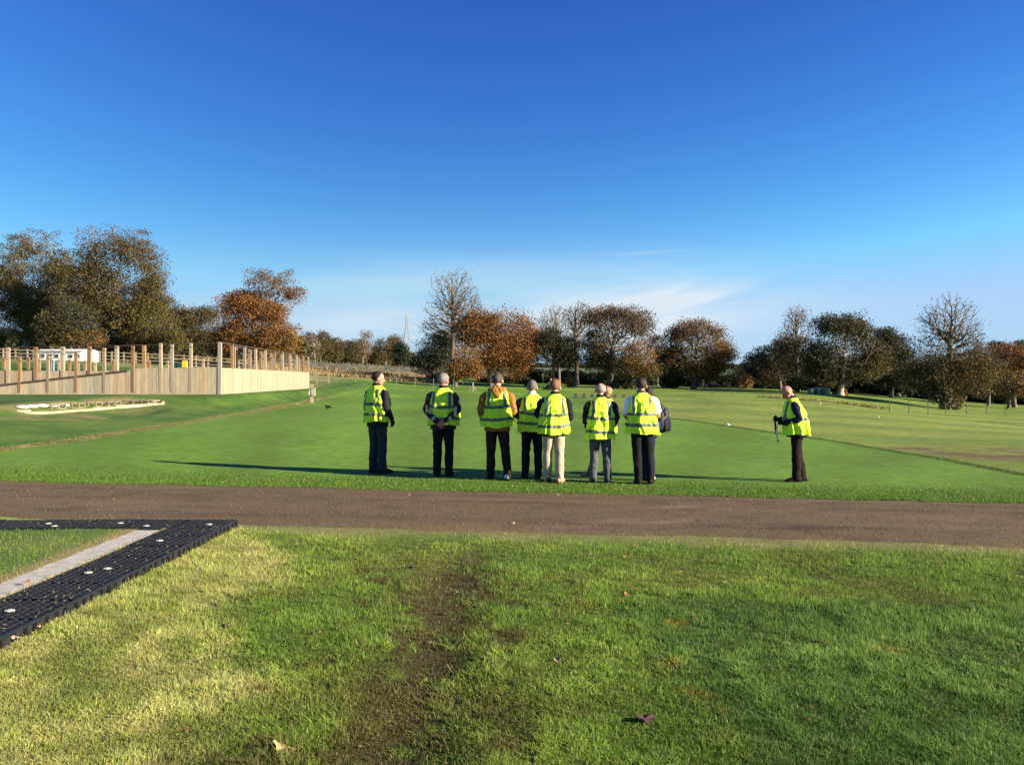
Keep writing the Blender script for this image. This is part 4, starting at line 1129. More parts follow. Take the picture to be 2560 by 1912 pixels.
def pylon():
    d = 720.0; x = xx(1017, d); zt = zz(779, d); zb = tz(x, d) - 1
    r = empty('electricity_pylon', (x, d, zb), .35); tag(r, 'tall grey lattice electricity pylon far beyond the trees', 'pylon')
    H = zt - zb; m = mat('pale_steel', (.22, .25, .29), .6)
    def hw(t): return 4.2 * (1 - t) ** 1.5 + .75 * (1 - t) + .15
    L = MB(); n = 14; q = .17
    lv = [1 - (1 - k / n) ** 1.15 for k in range(n + 1)]
    for a, b in zip(lv[:-1], lv[1:]):
        wa, wb = hw(a), hw(b); za, z2 = a * H, b * H
        cs = [(-1, -1), (1, -1), (1, 1), (-1, 1)]
        for i, (sx, sy) in enumerate(cs):
            L.bar((sx * wa, sy * wa, za), (sx * wb, sy * wb, z2), q)
            tx_, ty_ = cs[(i + 1) % 4]
            L.bar((sx * wa, sy * wa, za), (tx_ * wb, ty_ * wb, z2), q * .7); L.bar((tx_ * wa, ty_ * wa, za), (sx * wb, sy * wb, z2), q * .7)
            L.bar((sx * wb, sy * wb, z2), (tx_ * wb, ty_ * wb, z2), q * .7)
    L.build('lattice_tower', m, r)
    for t, w in ((.93, 7.2), (.70, 7.6), (.52, 7.0)):
        A = MB(); z = t * H; hwz = hw(t)
        for s in (-1, 1):
            for sy in (-1, 1):
                A.bar((s * hwz, sy * hwz, z), (s * w, 0, z + .2), .17); A.bar((s * hw(t + .04), sy * hwz, z + 2.2), (s * w, 0, z + .3), .15)
            for k in (.35, .68): A.bar((s * (hwz + (w - hwz) * k), 0, z), (s * (hwz + (w - hwz) * k * .8), 0, z + 2.0 * (1 - k)), .09)
            A.bar((s * w, 0, z), (s * w, 0, z - 2.0), .10)
        A.build('cross_arm', m, r)
    # lines sagging away to the left
    w = MB()
    for t, a in ((.93, 7.2), (.93, -7.2), (.70, 7.6), (.70, -7.6), (.52, 7.0), (.52, -7.0), (1.0, 0)):
        p0 = Vector((a, 0, t * H - (2 if a else 0))); p1 = p0 + Vector((-380, -330, 6)); pr = p0
        for k in range(1, 15):
            u = k / 14; p = p0.lerp(p1, u) - Vector((0, 0, 9 * 4 * u * (1 - u))); w.bar(pr, p, .05, 3); pr = p
    w.build('power_line', mat('line_grey', (.25, .28, .32), .6), r)
pylon()

def crow():
    h = hit(820, 1024); s = h[1] / F
    V = []; 
    mb = MB()
    body, head = ellip((0, 0, .15), (.135, .06, .062), 16, 10, Matrix.Rotation(-.35, 3, 'Y')), ellip((-.13, 0, .225), (.04, .034, .034), 12, 8)
    m = mat('black_feathers', (.008, .008, .010), .45)
    bd = union([body, head, limb([(-.12, 0, .22), (-.06, 0, .18)], [.03, .05]), limb([(-.155, 0, .228), (-.205, 0, .222)], [.014, .003]), limb([(.08, 0, .13), (.27, 0, .075)], [(.05, .02), (.035, .008)], ref=(0, 1, 0))], .009, 2)
    o = link('crow', bd, m); o.location = h; o.rotation_euler = (0, 0, 0.1)
    tag(o, 'black crow standing on the green left of the men', 'bird')
    for sy in (-.03, .03):
        MB().bar((0, sy, .11), (.01, sy, 0), .006, 5).bar((.01, sy, .004), (-.04, sy, .004), .005, 4).build('leg', m, o)
    for sy in (-1, 1):
        w = MB().part(ellip((.03, sy * .052, .15), (.14, .014, .05), 14, 8, Matrix.Rotation(-.33, 3, 'Y'))); w.build('wing', m, o, smooth=True)
# ------------------------------------------------------------------ people
SKIN = mat('skin', (.36, .19, .13), .55, noise=.08, nscale=30, sss=.08, spec=.35)
SKIN_RED = mat('ruddy_skin', (.38, .15, .10), .55, noise=.08, nscale=30, sss=.08, spec=.35)
VEST = mat('fluorescent_fabric', (.56, .84, .045), .62, noise=.06, nscale=10, bump=.8, bscale=16, spec=.15)
TAPE = mat('reflective_tape', (.085, .115, .095), .5, noise=.06, spec=.4)
CLOTH = {}
def cloth(name, col, rough=.85, bump=.35):
    if name not in CLOTH: CLOTH[name] = mat(name, col, rough, noise=.14, nscale=12, bump=bump, bscale=60, spec=.07)
    return CLOTH[name]
EYE = mat('eye', (.05, .035, .03), .2)

VZ = np.array([.74, .80, .95, 1.10, 1.25, 1.36, 1.405, 1.44, 1.468, 1.495, 1.515])
VRX = np.array([.232, .232, .226, .220, .218, .212, .200, .172, .137, .103, .078])
VRY = np.array([.178, .178, .175, .168, .162, .142, .132, .118, .103, .090, .082])
VCY = np.array([0, 0, 0, 0, -.005, -.008, -.010, -.013, -.017, -.02, -.02])

def mk_warp(lean, side=0.0, pivot=.92, curve=1.25):
    def w(co):
        h = np.clip(co[:, 2] - pivot, 0, None); h = np.minimum(h, .50) + .35 * np.clip(h - .50, 0, None) * (abs(lean) > .1) + np.clip(h - .50, 0, None) * (abs(lean) <= .1)
        o = co.copy()
        o[:, 1] += lean * h ** curve * 1.0
        o[:, 0] += side * h
        o[:, 2] -= .5 * (lean ** 2) * h * 1.0
        return o
    return w

def hand(wr, d, th, pn, curl=.35, s=1.0):
    """palm, four unequal fingers and a thumb that leaves the side of the palm"""
    wr, d, th, pn = [np.array(a, float) for a in (wr, d, th, pn)]
    d /= np.linalg.norm(d); th = th - th.dot(d) * d; th /= np.linalg.norm(th); pn = np.cross(d, th) * (1 if np.dot(np.cross(d, th), pn) > 0 else -1)
    out = [limb([wr - d * .03, wr + d * .03 * s, wr + d * .06 * s, wr + d * .09 * s], [(.027, .021), (.034, .018), (.040, .016), (.040, .0135)], ref=th, sub=3)]
    for i, L in enumerate((.070, .079, .074, .058)):
        p = wr + d * .086 * s + th * (.029 - .0195 * i) * s; pts = [p]; a = .15
        for k, f in enumerate((.45, .32, .23)):
            a += curl * (1 + .12 * i); p = p + (d * math.cos(a) + pn * math.sin(a)) * L * f * s; pts.append(p)
        out.append(limb(pts, [.0098, .0092, .0084, .0070], ref=th, seg=8, sub=2))
    p = wr + d * .022 * s + th * .026 * s; q = p + (d * .65 + th * .65 + pn * .25) * .040 * s; r = q + (d * .85 + th * .15 + pn * .45) * .034 * s
    out.append(limb([p, q, r], [.0145, .0115, .0085], ref=d, seg=8, sub=2))
    return out

def person(name, label, loc, H, rz=0, vest=None, jacket=None, trousers=None, shoes=None, hair=None, skin=None, head=(0, 0, 0), arms=None, feet=None, knees=None,
           lean=0, side=0, girth=1.0, collar=None, short_sleeve=False, hood=None, bands=(1.17, .98), hem=.82, seed=1, gloves=None, sit=False, seam=None, group='men in hi-vis vests watching the green'):
    r = random.Random(seed); nr = seed * 17.3
    root = empty(name, loc, rz); root.scale = (H / 1.75,) * 3
    tag(root, label, 'person', group)
    W = mk_warp(lean, side)
    skin = skin or SKIN
    arms = arms or {}
    g = girth
    # head in its own frame, turned on the neck
    yaw, pitch, roll = head
    piv = Vector((0, -.012, 1.505))
    Mh = Matrix.Translation(piv) @ Matrix.Rotation(yaw, 4, 'Z') @ Matrix.Rotation(-pitch - .08, 4, 'X') @ Matrix.Rotation(roll, 4, 'Y')
    def hd(VF): return [tuple(Mh @ Vector((v[0] * 1.10, v[1] * 1.02, v[2]))) for v in VF[0]], VF[1]
    parts = [hd(ellip((0, -.014, .148), (.076, .097, .094), 24, 16)), hd(ellip((0, .028, .100), (.060, .066, .090), 20, 14)), hd(ellip((0, .048, .046), (.042, .042, .030), 16, 10)),
             hd(ellip((0, .020, .055), (.056, .050, .035), 16, 10)),
             hd(limb([(0, .092, .128), (0, .108, .105), (0, .116, .088)], [.0085, .011, .0145], seg=10)), hd(ellip((0, .076, .138), (.048, .018, .010), 14, 8)),
             hd(ellip((0, .089, .064), (.022, .009, .0055), 12, 8)), hd(ellip((0, .087, .054), (.019, .009, .005), 12, 8)),
             hd(ellip((.030, .070, .098), (.020, .018, .014), 12, 8)), hd(ellip((-.030, .070, .098), (.020, .018, .014), 12, 8))]
    for s in (-1, 1):
        parts.append(hd(ellip((s * .083, -.008, .108), (.010, .021, .035), 12, 10, Matrix.Rotation(s * -.35, 3, 'Z'))))
        parts.append(hd(ellip((s * .071, -.002, .090), (.012, .012, .014), 10, 8)))
    hb = Mh @ Vector((0, -.018, .05))
    parts.append(limb([(0, -.018, 1.42), (0, -.016, 1.49), tuple(hb), tuple(Mh @ Vector((0, -.01, .10)))], [.064, .056, .055, .05], seg=18))
    # slim continuous body inside the clothes
    parts.append(torso([(.86, 0, 0, .13 * g, .09 * g), (.97, 0, 0, .145 * g, .10 * g), (1.10, 0, 0, .14 * g, .10 * g), (1.30, 0, -.005, .165, .105), (1.40, 0, -.01, .155, .085), (1.46, 0, -.015, .075, .06)], 2.2, 28))
    ft = feet or [(-.12, .0, 0), (.12, .0, 0)]
    kn = knees or [None, None]
    legs = []
    for s, (fx, fy, fyaw), k in zip((-1, 1), ft, kn):
        zf = .42 if sit else 0.0
        hip = (s * .088, 0, .90); an = (fx, fy - .01, .09 + zf)
        k = k or ((hip[0] + fx) / 2 + s * .004, fy * .5 + .012, .50)
        legs.append((s, hip, k, an, fyaw))
        parts.append(limb([hip, k, an], [.070, .048, .036], seg=12))
        parts.append(limb([an, (fx, fy + .03, .05 + zf), (fx, fy + .12, .04 + zf)], [.035, .034, .026], seg=10))
    sleeves = []
    for s, key in ((-1, 'L'), (1, 'R')):
        el, wr, hdir, thm, pal, curl = arms.get(key, ((s * .262, -.02, 1.135), (s * .262, .045, .885), (0, .12, -1), (0, 1, 0), (-s, 0, 0), .3))
        sh = (s * .178, -.012, 1.392)
        parts.append(limb([sh, el, wr], [.046, .038, .027], seg=12)); sleeves.append((s, sh, el, wr))
        if not gloves: parts += hand(wr, hdir, thm, pal, curl)
    body = union(parts, .0052, 2, .45, W)
    bo = link('body', body, skin, root)
    if gloves:
        gp = []
        for s, key in ((-1, 'L'), (1, 'R')):
            el, wr, hdir, thm, pal, curl = arms.get(key, ((s * .262, -.02, 1.135), (s * .262, .045, .885), (0, .12, -1), (0, 1, 0), (-s, 0, 0), .3))
            gp = hand(wr, hdir, thm, pal, curl, 1.06)
            link('glove', union(gp, .005, 2, .5, W), gloves, root)
    for s in (-1, 1):
        link('eye', union([hd(ellip((s * .030, .083, .118), (.0125, .0085, .0085), 12, 8))], .003, 0, None, W), EYE, root)
    # hair: a shell whose radius drops inside the skull where there is no hair
    if hair:
        hm, kind = hair
        V, Fs = ellip((0, 0, 0), (1, 1, 1), 72, 48)
        V = np.array(V); cz = np.array([0, -.016, .146])
        D = V * np.array([.083, .106, .102])
        front = V[:, 1]; up = V[:, 2]; back = -V[:, 1]
        line = np.interp(front, [-1, -.3, .1, .35, .62, 1], [-.80, -.72, -.30, .12, .52, .80])
        if kind == 'receding': line = np.interp(front, [-1, -.3, .1, .3, .5, 1], [-.78, -.70, -.30, .25, .85, 1.2])
        inside = sst(-.07, .07, up - line + .05 * np.sin(V[:, 0] * 9))
        if kind == 'balding':
            crown = sst(.48, .62, up + .22 * front + .06 * vnoise(V[:, 0] * 5, V[:, 1] * 5, seed)); inside = inside * (1 - crown)
        ear = np.exp(-((np.abs(V[:, 0]) - .95) / .30) ** 2 - ((front - .05) / .30) ** 2 - ((up + .42) / .34) ** 2); inside = inside * (1 - sst(.3, .6, ear))
        n = vnoise(V[:, 0] * 14 + 9, V[:, 2] * 9 + V[:, 1] * 12, seed) - .5
        thick = {'short': .02, 'crop': .0, 'balding': .015, 'receding': .02, 'full': .07}.get(kind, .02)
        sc = .84 + (.16 + thick * (1 + .5 * np.clip(up, 0, 1)) + .085 * n + .05 * (vnoise(V[:, 0] * 30, V[:, 2] * 24 + V[:, 1] * 20, seed + 1) - .5)) * inside
        P = D * sc[:, None] + cz
        P[:, 1] -= .02 * inside * np.clip(back, 0, 1) * np.clip(-up + .2, 0, 1) * 0
        P = np.array([tuple(Mh @ Vector((p[0] * 1.10, p[1] * 1.02, p[2]))) for p in P])
        P = W(P)
        mb = MB(); mb.add(P, Fs); mb.build('hair', hm, root, smooth=True)
    # shirt or jacket
    jt = [(.80 if not short_sleeve else .84, 0, 0, .205 * g, .145 * g), (.95, 0, 0, .205 * g, .145 * g), (1.10, 0, 0, .200 * g, .140 * g), (1.25, 0, -.004, .203, .138), (1.36, 0, -.008, .198, .128), (1.41, 0, -.010, .180, .115), (1.45, 0, -.014, .140, .098), (1.48, 0, -.018, .098, .082), (1.505, 0, -.018, .074, .074)]
    jp = [torso(jt, 2.3, 32)]
    for s, sh, el, wr in sleeves:
        sh2 = (s * .160, -.012, 1.385)
        if short_sleeve:
            e = np.array(el); a = np.array(sh); m = a + (e - a) * .82
            jp.append(limb([sh2, (a + (m - a) * .3) + np.array([s * .018, 0, .006]), m], [.070, .074, .066], seg=16))
        else:
            e = np.array(el); w_ = np.array(wr); a = np.array(sh)
            cuff = w_ + (e - w_) * .06
            jp.append(limb([sh2, a + (e - a) * .22 + np.array([s * .022, 0, .008]), a + (e - a) * .6 + np.array([s * .008, 0, 0]), e, e + (w_ - e) * .5, cuff], [.064, .072, .064, .058, .052, .043], seg=16))
    def fold(co):
        x, y, z = co[:, 0], co[:, 1], co[:, 2]
        a = vnoise(x * 16 + z * 9 + nr, y * 16 - z * 14, seed); b = vnoise(x * 34 - z * 20, y * 30 + z * 31, seed + 5)
        return (1 - np.abs(2 * a - 1)) * .013 + (b - .5) * .006 - .005
    jm = union(jp, .0085, 2, .6, W, fold)
    jo = link('shirt' if short_sleeve else 'jacket', jm, jacket, root)
    if seam:                                             # cream print on the sleeves
        co = np.array([v.co[:] for v in jm.vertices])
        pr = sst(.50, .60, vnoise(co[:, 0] * 26, co[:, 2] * 17 + co[:, 1] * 9, 88)) * (np.abs(co[:, 0]) > .10) * sst(-.05, -.08, co[:, 1]) * (co[:, 2] < 1.19) * (co[:, 2] > .95)
        pr = pr * (np.abs(co[:, 0]) < .262)
        c4 = np.ones((len(co), 4), np.float32); c4[:, :3] = mixc(np.zeros((len(co), 3)) + [.022, .014, .022], [.50, .40, .26], pr)
        jm.color_attributes.new('Col', 'FLOAT_COLOR', 'POINT').data.foreach_set('color', c4.ravel())
    if collar:
        link('collar', union([torso([(1.465, 0, -.018, .092, .084), (1.50, 0, -.016, .078, .078), (1.535, 0, -.014, .071, .073), (1.55, 0, -.012, .068, .070)], 2.1, 28)], .006, 2, .6, W), collar, root)
    if hood:
        hp = [limb([(-.125, .02, 1.485), (-.105, -.065, 1.475), (0, -.105, 1.465), (.105, -.065, 1.475), (.125, .02, 1.485)], [.030, .040, .046, .040, .030], ref=(0, 0, 1), seg=14),
              limb([(-.06, -.125, 1.47), (0, -.165, 1.36), (.06, -.125, 1.47)], [.026, .030, .026], ref=(0, 1, 0)), ellip((0, -.130, 1.425), (.085, .040, .055), 18, 12), ellip((0, -.085, 1.515), (.075, .030, .035), 16, 10)]
        link('hood', union(hp, .007, 2, .6, W, fold), hood, root)
    # vest as one folded skirt of cloth over shoulders and chest
    def vsurf(th, z, off=0.0):
        th, z = np.broadcast_arrays(np.asarray(th, float), np.asarray(z, float))
        gg = 1 + (g - 1) * sst(1.40, 1.15, z)
        rx, ry, cy = np.interp(z, VZ, VRX) * gg, np.interp(z, VZ, VRY) * gg, np.interp(z, VZ, VCY)
        c, s = np.cos(th), np.sin(th); e = 2 / 2.1
        tt = np.clip((1.46 - z) / (1.46 - hem), 0, 1)
        a = np.sin(th) * 3.1 + np.cos(th) * 2.3
        f1 = 1 - np.abs(2 * vnoise(th * 2.9 + nr + (1.3 - z) * 1.2 * np.cos(th + seed), z * 2.1 + nr, seed + 2) - 1)
        f2 = np.sin(th * 9 + 5 * vnoise(np.cos(th) * 2 + nr, np.sin(th) * 2 + z * 2, seed + 3) + seed)
        f3 = vnoise(np.cos(th) * 6 + nr, np.sin(th) * 6 + z * 9, seed + 7) - .5
        f4 = 1 - np.abs(2 * vnoise(np.cos(th) * 3.5 + z * 7 * (1 if seed % 2 else -1), z * 9 + np.sin(th) * 4, seed + 9) - 1)
        d = (.038 * f1 * (tt ** .7) + .020 * f2 * tt + .028 * f3 * np.clip(tt * 3, 0, 1) + .030 * f4 * np.clip(tt * 2, 0, 1)) - .022 * tt + off
        x = rx * np.sign(c) * np.abs(c) ** e + c * d; y = cy + ry * np.sign(s) * np.abs(s) ** e + s * d
        lift = off * sst(1.40, 1.47, z)
        return np.stack([x, y, z + lift], -1)
    if vest:
        NT, NZ = 144, 80
        hemz = lambda th: hem + .012 * np.sin(2 * th + seed) + .008 * np.sin(5 * th)
        th = np.linspace(0, 2 * math.pi, NT, endpoint=False)
        k = np.linspace(0, 1, NZ)[:, None]
        zt = 1.505
        Z = hemz(th)[None] * (1 - k) + zt * k
        P = vsurf(th[None], Z)
        inner = vsurf(th[None], Z[:1] + .0, -.006); inner2 = vsurf(th[None], Z[:1] + .10, -.012)
        P = np.concatenate([inner2, inner, P], 0)
        m = P.shape[0]
        i = (np.arange(m - 1)[:, None] * NT + np.arange(NT)[None]); j = (np.arange(m - 1)[:, None] * NT + (np.arange(NT) + 1)[None] % NT)
        Fq = np.stack([i, j, j + NT, i + NT], -1).reshape(-1, 4)
        vo = link('vest', fast_mesh('vest', W(P.reshape(-1, 3)), Fq, None, True), vest, root)
        def strip(TH, ZZ):
            a = vsurf(TH, ZZ, .0045); b = vsurf(TH, ZZ, .001); ny, nx = TH.shape
            V = np.concatenate([a.reshape(-1, 3), b.reshape(-1, 3)]); i = (np.arange(ny - 1)[:, None] * nx + np.arange(nx - 1)[None]).ravel()
            f = np.stack([i, i + 1, i + nx + 1, i + nx], -1)
            e1 = np.arange(nx - 1); e = [np.stack([e1, e1 + ny * nx, e1 + 1 + ny * nx, e1 + 1], -1), np.stack([e1 + (ny - 1) * nx, e1 + 1 + (ny - 1) * nx, e1 + 1 + (2 * ny - 1) * nx, e1 + (2 * ny - 1) * nx], -1)]
            return V, np.concatenate([f] + e)
        for bz in bands:
            TH, ZZ = np.meshgrid(np.linspace(0, 2 * math.pi, 145), np.linspace(bz - .025, bz + .025, 6))
            ZZ = ZZ + .010 * np.sin(TH + seed) + .006 * np.sin(3 * TH + seed * 2)
            V, Fq = strip(TH, ZZ); o = link('reflective_band', fast_mesh('reflective_band', W(V), Fq, None, True), TAPE, vo)
        for sx in (-1, 1):
            for sy in (-1, 1):
                x0 = np.linspace(.105, .152, 6)[:, None]; zz_ = np.linspace(bands[0] + .025, 1.443, 40)[None]
                rx = np.interp(zz_, VZ, VRX) * (1 + (g - 1) * sst(1.40, 1.15, zz_)); c = np.clip(x0 / rx, 0, .995) ** (2.1 / 2); t = np.arccos(c) * sy
                if sx < 0: t = math.pi - t
                V, Fq = strip(t, np.broadcast_to(zz_, t.shape)); o = link('shoulder_band', fast_mesh('shoulder_band', W(V), Fq, None, True), TAPE, vo)
        root['_vs'] = 0; del root['_vs']
    # trousers
    tp = [torso([(.80, 0, 0, .150, .105), (.86, 0, 0, .168 * g, .118 * g), (.93, 0, 0, .172 * g, .122 * g), (1.02, 0, 0, .168 * g, .118 * g)], 2.3, 28)]
    for s, hip, k, an, fyaw in legs:
        tp.append(limb([(hip[0], -.005, .88), ((hip[0] + k[0]) / 2, (k[1]) / 2 - .004, (.88 + k[2]) / 2), k, ((an[0] + k[0]) / 2, (an[1] + k[1]) / 2 - .012, (an[2] + k[2]) / 2), (an[0], an[1], an[2] + .01), (an[0], an[1], an[2] - .045)],
                       [(.098, .104), (.088, .092), (.074, .078), (.070, .076), (.064, .074), (.066, .078)], ref=(1, 0, 0), seg=18))
    def tfold(co):
        x, y, z = co[:, 0], co[:, 1], co[:, 2]
        a = vnoise(x * 9 + nr + z * 3, z * 7 + y * 6, seed + 11); b = vnoise(x * 24 + y * 20, z * 30, seed + 12)
        low = sst(.30, .12, z) + sst(.12, .0, np.abs(z - .5)) * .7
        return (1 - np.abs(2 * a - 1)) * .014 - .005 + (b - .5) * .010 * low
    link('trousers', union(tp, .0085, 2, .6, W, tfold), trousers, root)
    # shoes
    shs = shoes if isinstance(shoes, (list, tuple)) else (shoes, shoes)
    for (s, hip, k, an, fyaw), sm_ in zip(legs, shs):
        fx, fy = an[0], an[1]; z0 = an[2] - .09; c, sn = math.cos(fyaw), math.sin(fyaw)
        f = lambda u, v, z: (fx + u * c - v * sn, fy + u * sn + v * c, z + z0)
        pts = [limb([f(0, -.075, .045), f(0, -.02, .050), f(0, .07, .046), f(0, .14, .036), f(0, .185, .028)], [(.036, .042), (.040, .050), (.045, .044), (.046, .032), (.034, .020)], ref=(c, sn, 0), seg=16), limb([f(0, -.03, .05), f(0, -.015, .11)], [.040, .038], seg=14)]
        def flat(co, z0=z0): co = co.copy(); co[:, 2] = np.maximum(co[:, 2], z0 + .014); return co
        so = link('shoe', union(pts, .006, 2, .6, flat), sm_, root)
        sl = MB(); V = []
        prof = [(-.034, -.09), (-.040, 0), (-.046, .09), (-.046, .14), (-.03, .20), (0, .212), (.03, .20), (.046, .14), (.046, .09), (.040, 0), (.034, -.09), (0, -.118)]
        V = [f(u * 1.04, v, .0) for u, v in prof] + [f(u * 1.04, v, .018) for u, v in prof]; n = len(prof)
        sl.add(V, [(i, (i + 1) % n, n + (i + 1) % n, n + i) for i in range(n)] + [tuple(range(n))[::-1], tuple(range(n, 2 * n))])
        sl.build('sole', cloth('dark_rubber', (.02, .02, .02)), so)
    return root, W, vsurf

BLACK = cloth('black_fabric', (.012, .012, .014)); PLUM = mat('plum_fabric', (.02, .014, .02), .8, attr=True, noise=.1)
MUSTARD = cloth('mustard_brown_fabric', (.24, .115, .030)); NAVY = cloth('navy_fabric', (.012, .016, .035)); CHARC = cloth('charcoal_fabric', (.030, .034, .040))
BEIGE = cloth('beige_cotton', (.36, .29, .21)); GREYT = cloth('mid_grey_fabric', (.070, .073, .080)); WHITE_SH = cloth('white_cotton', (.72, .74, .80)); BROWN_T = cloth('dark_brown_fabric', (.015, .010, .009))
BLACK2 = cloth('black_wool', (.016, .016, .018)); DGREY = cloth('dark_grey_fabric', (.06, .062, .064)); CREAM = cloth('cream_cotton', (.6, .56, .48))
SH_BLK = cloth('black_leather', (.014, .013, .013), .4, .1); SH_WHT = cloth('white_leather', (.75, .75, .76), .5, .1); SH_TAN = cloth('tan_leather', (.40, .20, .10), .5, .1); SH_GRY = cloth('grey_suede', (.20, .16, .13), .7, .1); SH_CRM = cloth('cream_leather', (.55, .48, .38), .5, .1)
HAIR_DK = mat('dark_brown_hair', (.025, .014, .010), .55, noise=.4, nscale=60, bump=.8, bscale=150); HAIR_GR = mat('silver_hair', (.17, .15, .14), .6, noise=.3, nscale=60, bump=.8, bscale=150)
HAIR_BR = mat('light_brown_hair', (.16, .075, .035), .55, noise=.3, nscale=60, bump=.8, bscale=150); HAIR_MD = mat('greying_dark_hair', (.06, .045, .040), .6, noise=.4, nscale=60, bump=.8, bscale=150)
HAIR_WH = mat('white_hair', (.24, .20, .18), .6, noise=.2, nscale=60, bump=.8, bscale=150); HAIR_SG = mat('sandy_hair', (.42, .22, .12), .6, noise=.3, nscale=60, bump=.8, bscale=150)

def pocket(s, fwd=.135): return ((s * .270, -.045, 1.13), (s * .205, fwd, .935), (-s * .35, .35, -.8), (0, 1, .3), (-s, 0, 0), .5)
def fronthold(s, z=1.10): return ((s * .270, -.02, 1.125), (s * .10, .235, z), (-s * .8, .5, 0), (0, .2, 1), (0, -1, 0), .6)
def behind(s): return ((s * .268, -.115, 1.13), (s * .062, -.215, .925 + .012 * s), (-s * .75, -.05, -.5), (0, 0, 1), (0, .6, -.2), .55)

def P(px, py): return hit(px, py)
def Hof(px, py, top): h = hit(px, py); return (py - top) / F * h[1]

def people():
    person('person', 'man at the left end of the row, his head turned in profile to the right', P(944, 1181), Hof(944, 1181, 927), rz=-.72, vest=VEST, jacket=BLACK2, trousers=CHARC, shoes=SH_BLK, hair=(HAIR_DK, 'receding'),
           head=(-.75, .14, 0), arms={'R': ((.268, -.03, 1.13), (.215, .14, .905), (-.2, .35, -.9), (0, 1, .2), (-1, 0, 0), .45)}, feet=[(-.10, .0, .1), (.115, .02, -.2)], collar=BLACK, gloves=BLACK, bands=(1.175, 1.00), hem=.885, seed=3)
    person('person', 'silver haired man holding his bare hands clasped behind his back', P(1108, 1188), Hof(1108, 1188, 933), rz=-.10, vest=VEST, jacket=PLUM, trousers=BLACK, shoes=SH_BLK, hair=(HAIR_GR, 'full'),
           head=(-.42, .05, 0), arms={'L': behind(-1), 'R': behind(1)}, feet=[(-.10, 0, .1), (.10, .02, -.1)], collar=PLUM, bands=(1.185, .99), hem=.875, seed=5, seam=True, girth=1.06, skin=SKIN_RED)
    person('person', 'man in a mustard brown hooded jacket and dark trousers with white trainers', P(1243, 1196), Hof(1243, 1197, 932), rz=0.0, vest=VEST, jacket=MUSTARD, trousers=cloth('brown_black_fabric', (.022, .016, .014)), shoes=(SH_BLK, SH_WHT), hair=(HAIR_MD, 'short'),
           head=(-.12, .12, 0), arms={'L': pocket(-1), 'R': pocket(1)}, feet=[(-.11, .06, .15), (.17, -.05, -.25)], hood=MUSTARD, bands=(1.195, .99), hem=.865, seed=8, girth=1.03)
    r4, W4, vs4 = person('person', 'grey haired man with a faint emblem printed on the back of his vest', P(1330, 1194), Hof(1330, 1194, 950), rz=.06, vest=VEST, jacket=BLACK, trousers=cloth('blue_black_fabric', (.010, .011, .018)), shoes=SH_BLK, hair=(HAIR_MD2, 'short'),
           head=(-.05, .02, 0), arms={'L': fronthold(-1), 'R': fronthold(1)}, feet=[(-.12, 0, .1), (.115, 0, -.1)], collar=CREAM, bands=(1.16, .985), hem=.83, seed=11, girth=1.02)
    # faint emblem and two lines under it, printed on the cloth
    vest4 = [c for c in r4.children if c.name.startswith('vest')][0]
    inkm = mat('faint_green_ink', (.26, .50, .06), .7)
    def ink(pts, w=.005, name='printed_emblem'):
        mb = MB()
        for (a, b), (c, d) in zip(pts[:-1], pts[1:]):
            q = []
            dx, dz = c - a, d - b; L = math.hypot(dx, dz); nx_, nz_ = -dz / L * w / 2, dx / L * w / 2
            for (x, z) in ((a - nx_, b - nz_), (c - nx_, d - nz_), (c + nx_, d + nz_), (a + nx_, b + nz_)):
                rxx = float(np.interp(z, VZ, VRX)); cc = min(.99, abs(x) / rxx) ** (2.1 / 2); t = -math.acos(cc); t = t if x > 0 else -math.pi - t
                q.append(vs4(t, z, .0025)); q.append(vs4(t, z, .0005))
            q = [tuple(map(float, p)) for p in W4(np.array(q))]
            mb.add(q, [(0, 2, 4, 6), (0, 1, 3, 2), (4, 5, 7, 6), (2, 3, 5, 4), (6, 7, 1, 0)])
        return mb
    em = MB()
    shapes = [[(-.032, 1.29), (-.030, 1.325), (-.020, 1.345), (0, 1.36), (.020, 1.345), (.030, 1.325), (.032, 1.29)], [(-.016, 1.285), (-.014, 1.315), (0, 1.335), (.014, 1.315), (.016, 1.285)], [(0, 1.29), (0, 1.318)], [(-.04, 1.283), (-.010, 1.278)], [(.010, 1.278), (.04, 1.283)]]
    for sh in shapes:
        q = ink(sh); em.part((q.v, q.f))
    for row, n in ((1.250, 8), (1.232, 11)):
        for k in range(n):
            x = (k - (n - 1) / 2) * .0098
            q = ink([(x - .003, row), (x + .003, row)], .007); em.part((q.v, q.f))
    em.build('printed_emblem', inkm, vest4)
    person('person', 'brown haired man in beige trousers and a black jacket with one tan shoe showing', P(1384, 1205), Hof(1384, 1206, 948), rz=.05, vest=VEST, jacket=BLACK, trousers=BEIGE, shoes=(SH_BLK, SH_TAN), hair=(HAIR_BR, 'full'),
           head=(-.35, .03, .03), side=.03, arms={'L': ((-.285, .03, 1.16), (-.12, .23, 1.14), (.8, .5, 0), (0, .2, 1), (0, -1, 0), .6), 'R': pocket(1)}, feet=[(-.10, .06, .1), (.10, -.05, -.45)], collar=BLACK, bands=(1.155, .965), hem=.83, seed=14, girth=1.04)
    person('person', 'bald headed man in mid grey trousers with black sleeves, hands in pockets', P(1501, 1205), Hof(1501, 1206, 957), rz=0, vest=VEST, jacket=BLACK2, trousers=GREYT, shoes=SH_BLK, hair=(HAIR_WH, 'balding'),
           head=(-.15, .0, 0), arms={'L': pocket(-1), 'R': pocket(1)}, feet=[(-.125, .0, .1), (.125, 0, -.1)], collar=BLACK, bands=(1.13, .895), hem=.765, seed=17, girth=1.03, skin=mat('pale_pink_skin', (.42, .26, .20), .5, noise=.06, sss=.08))
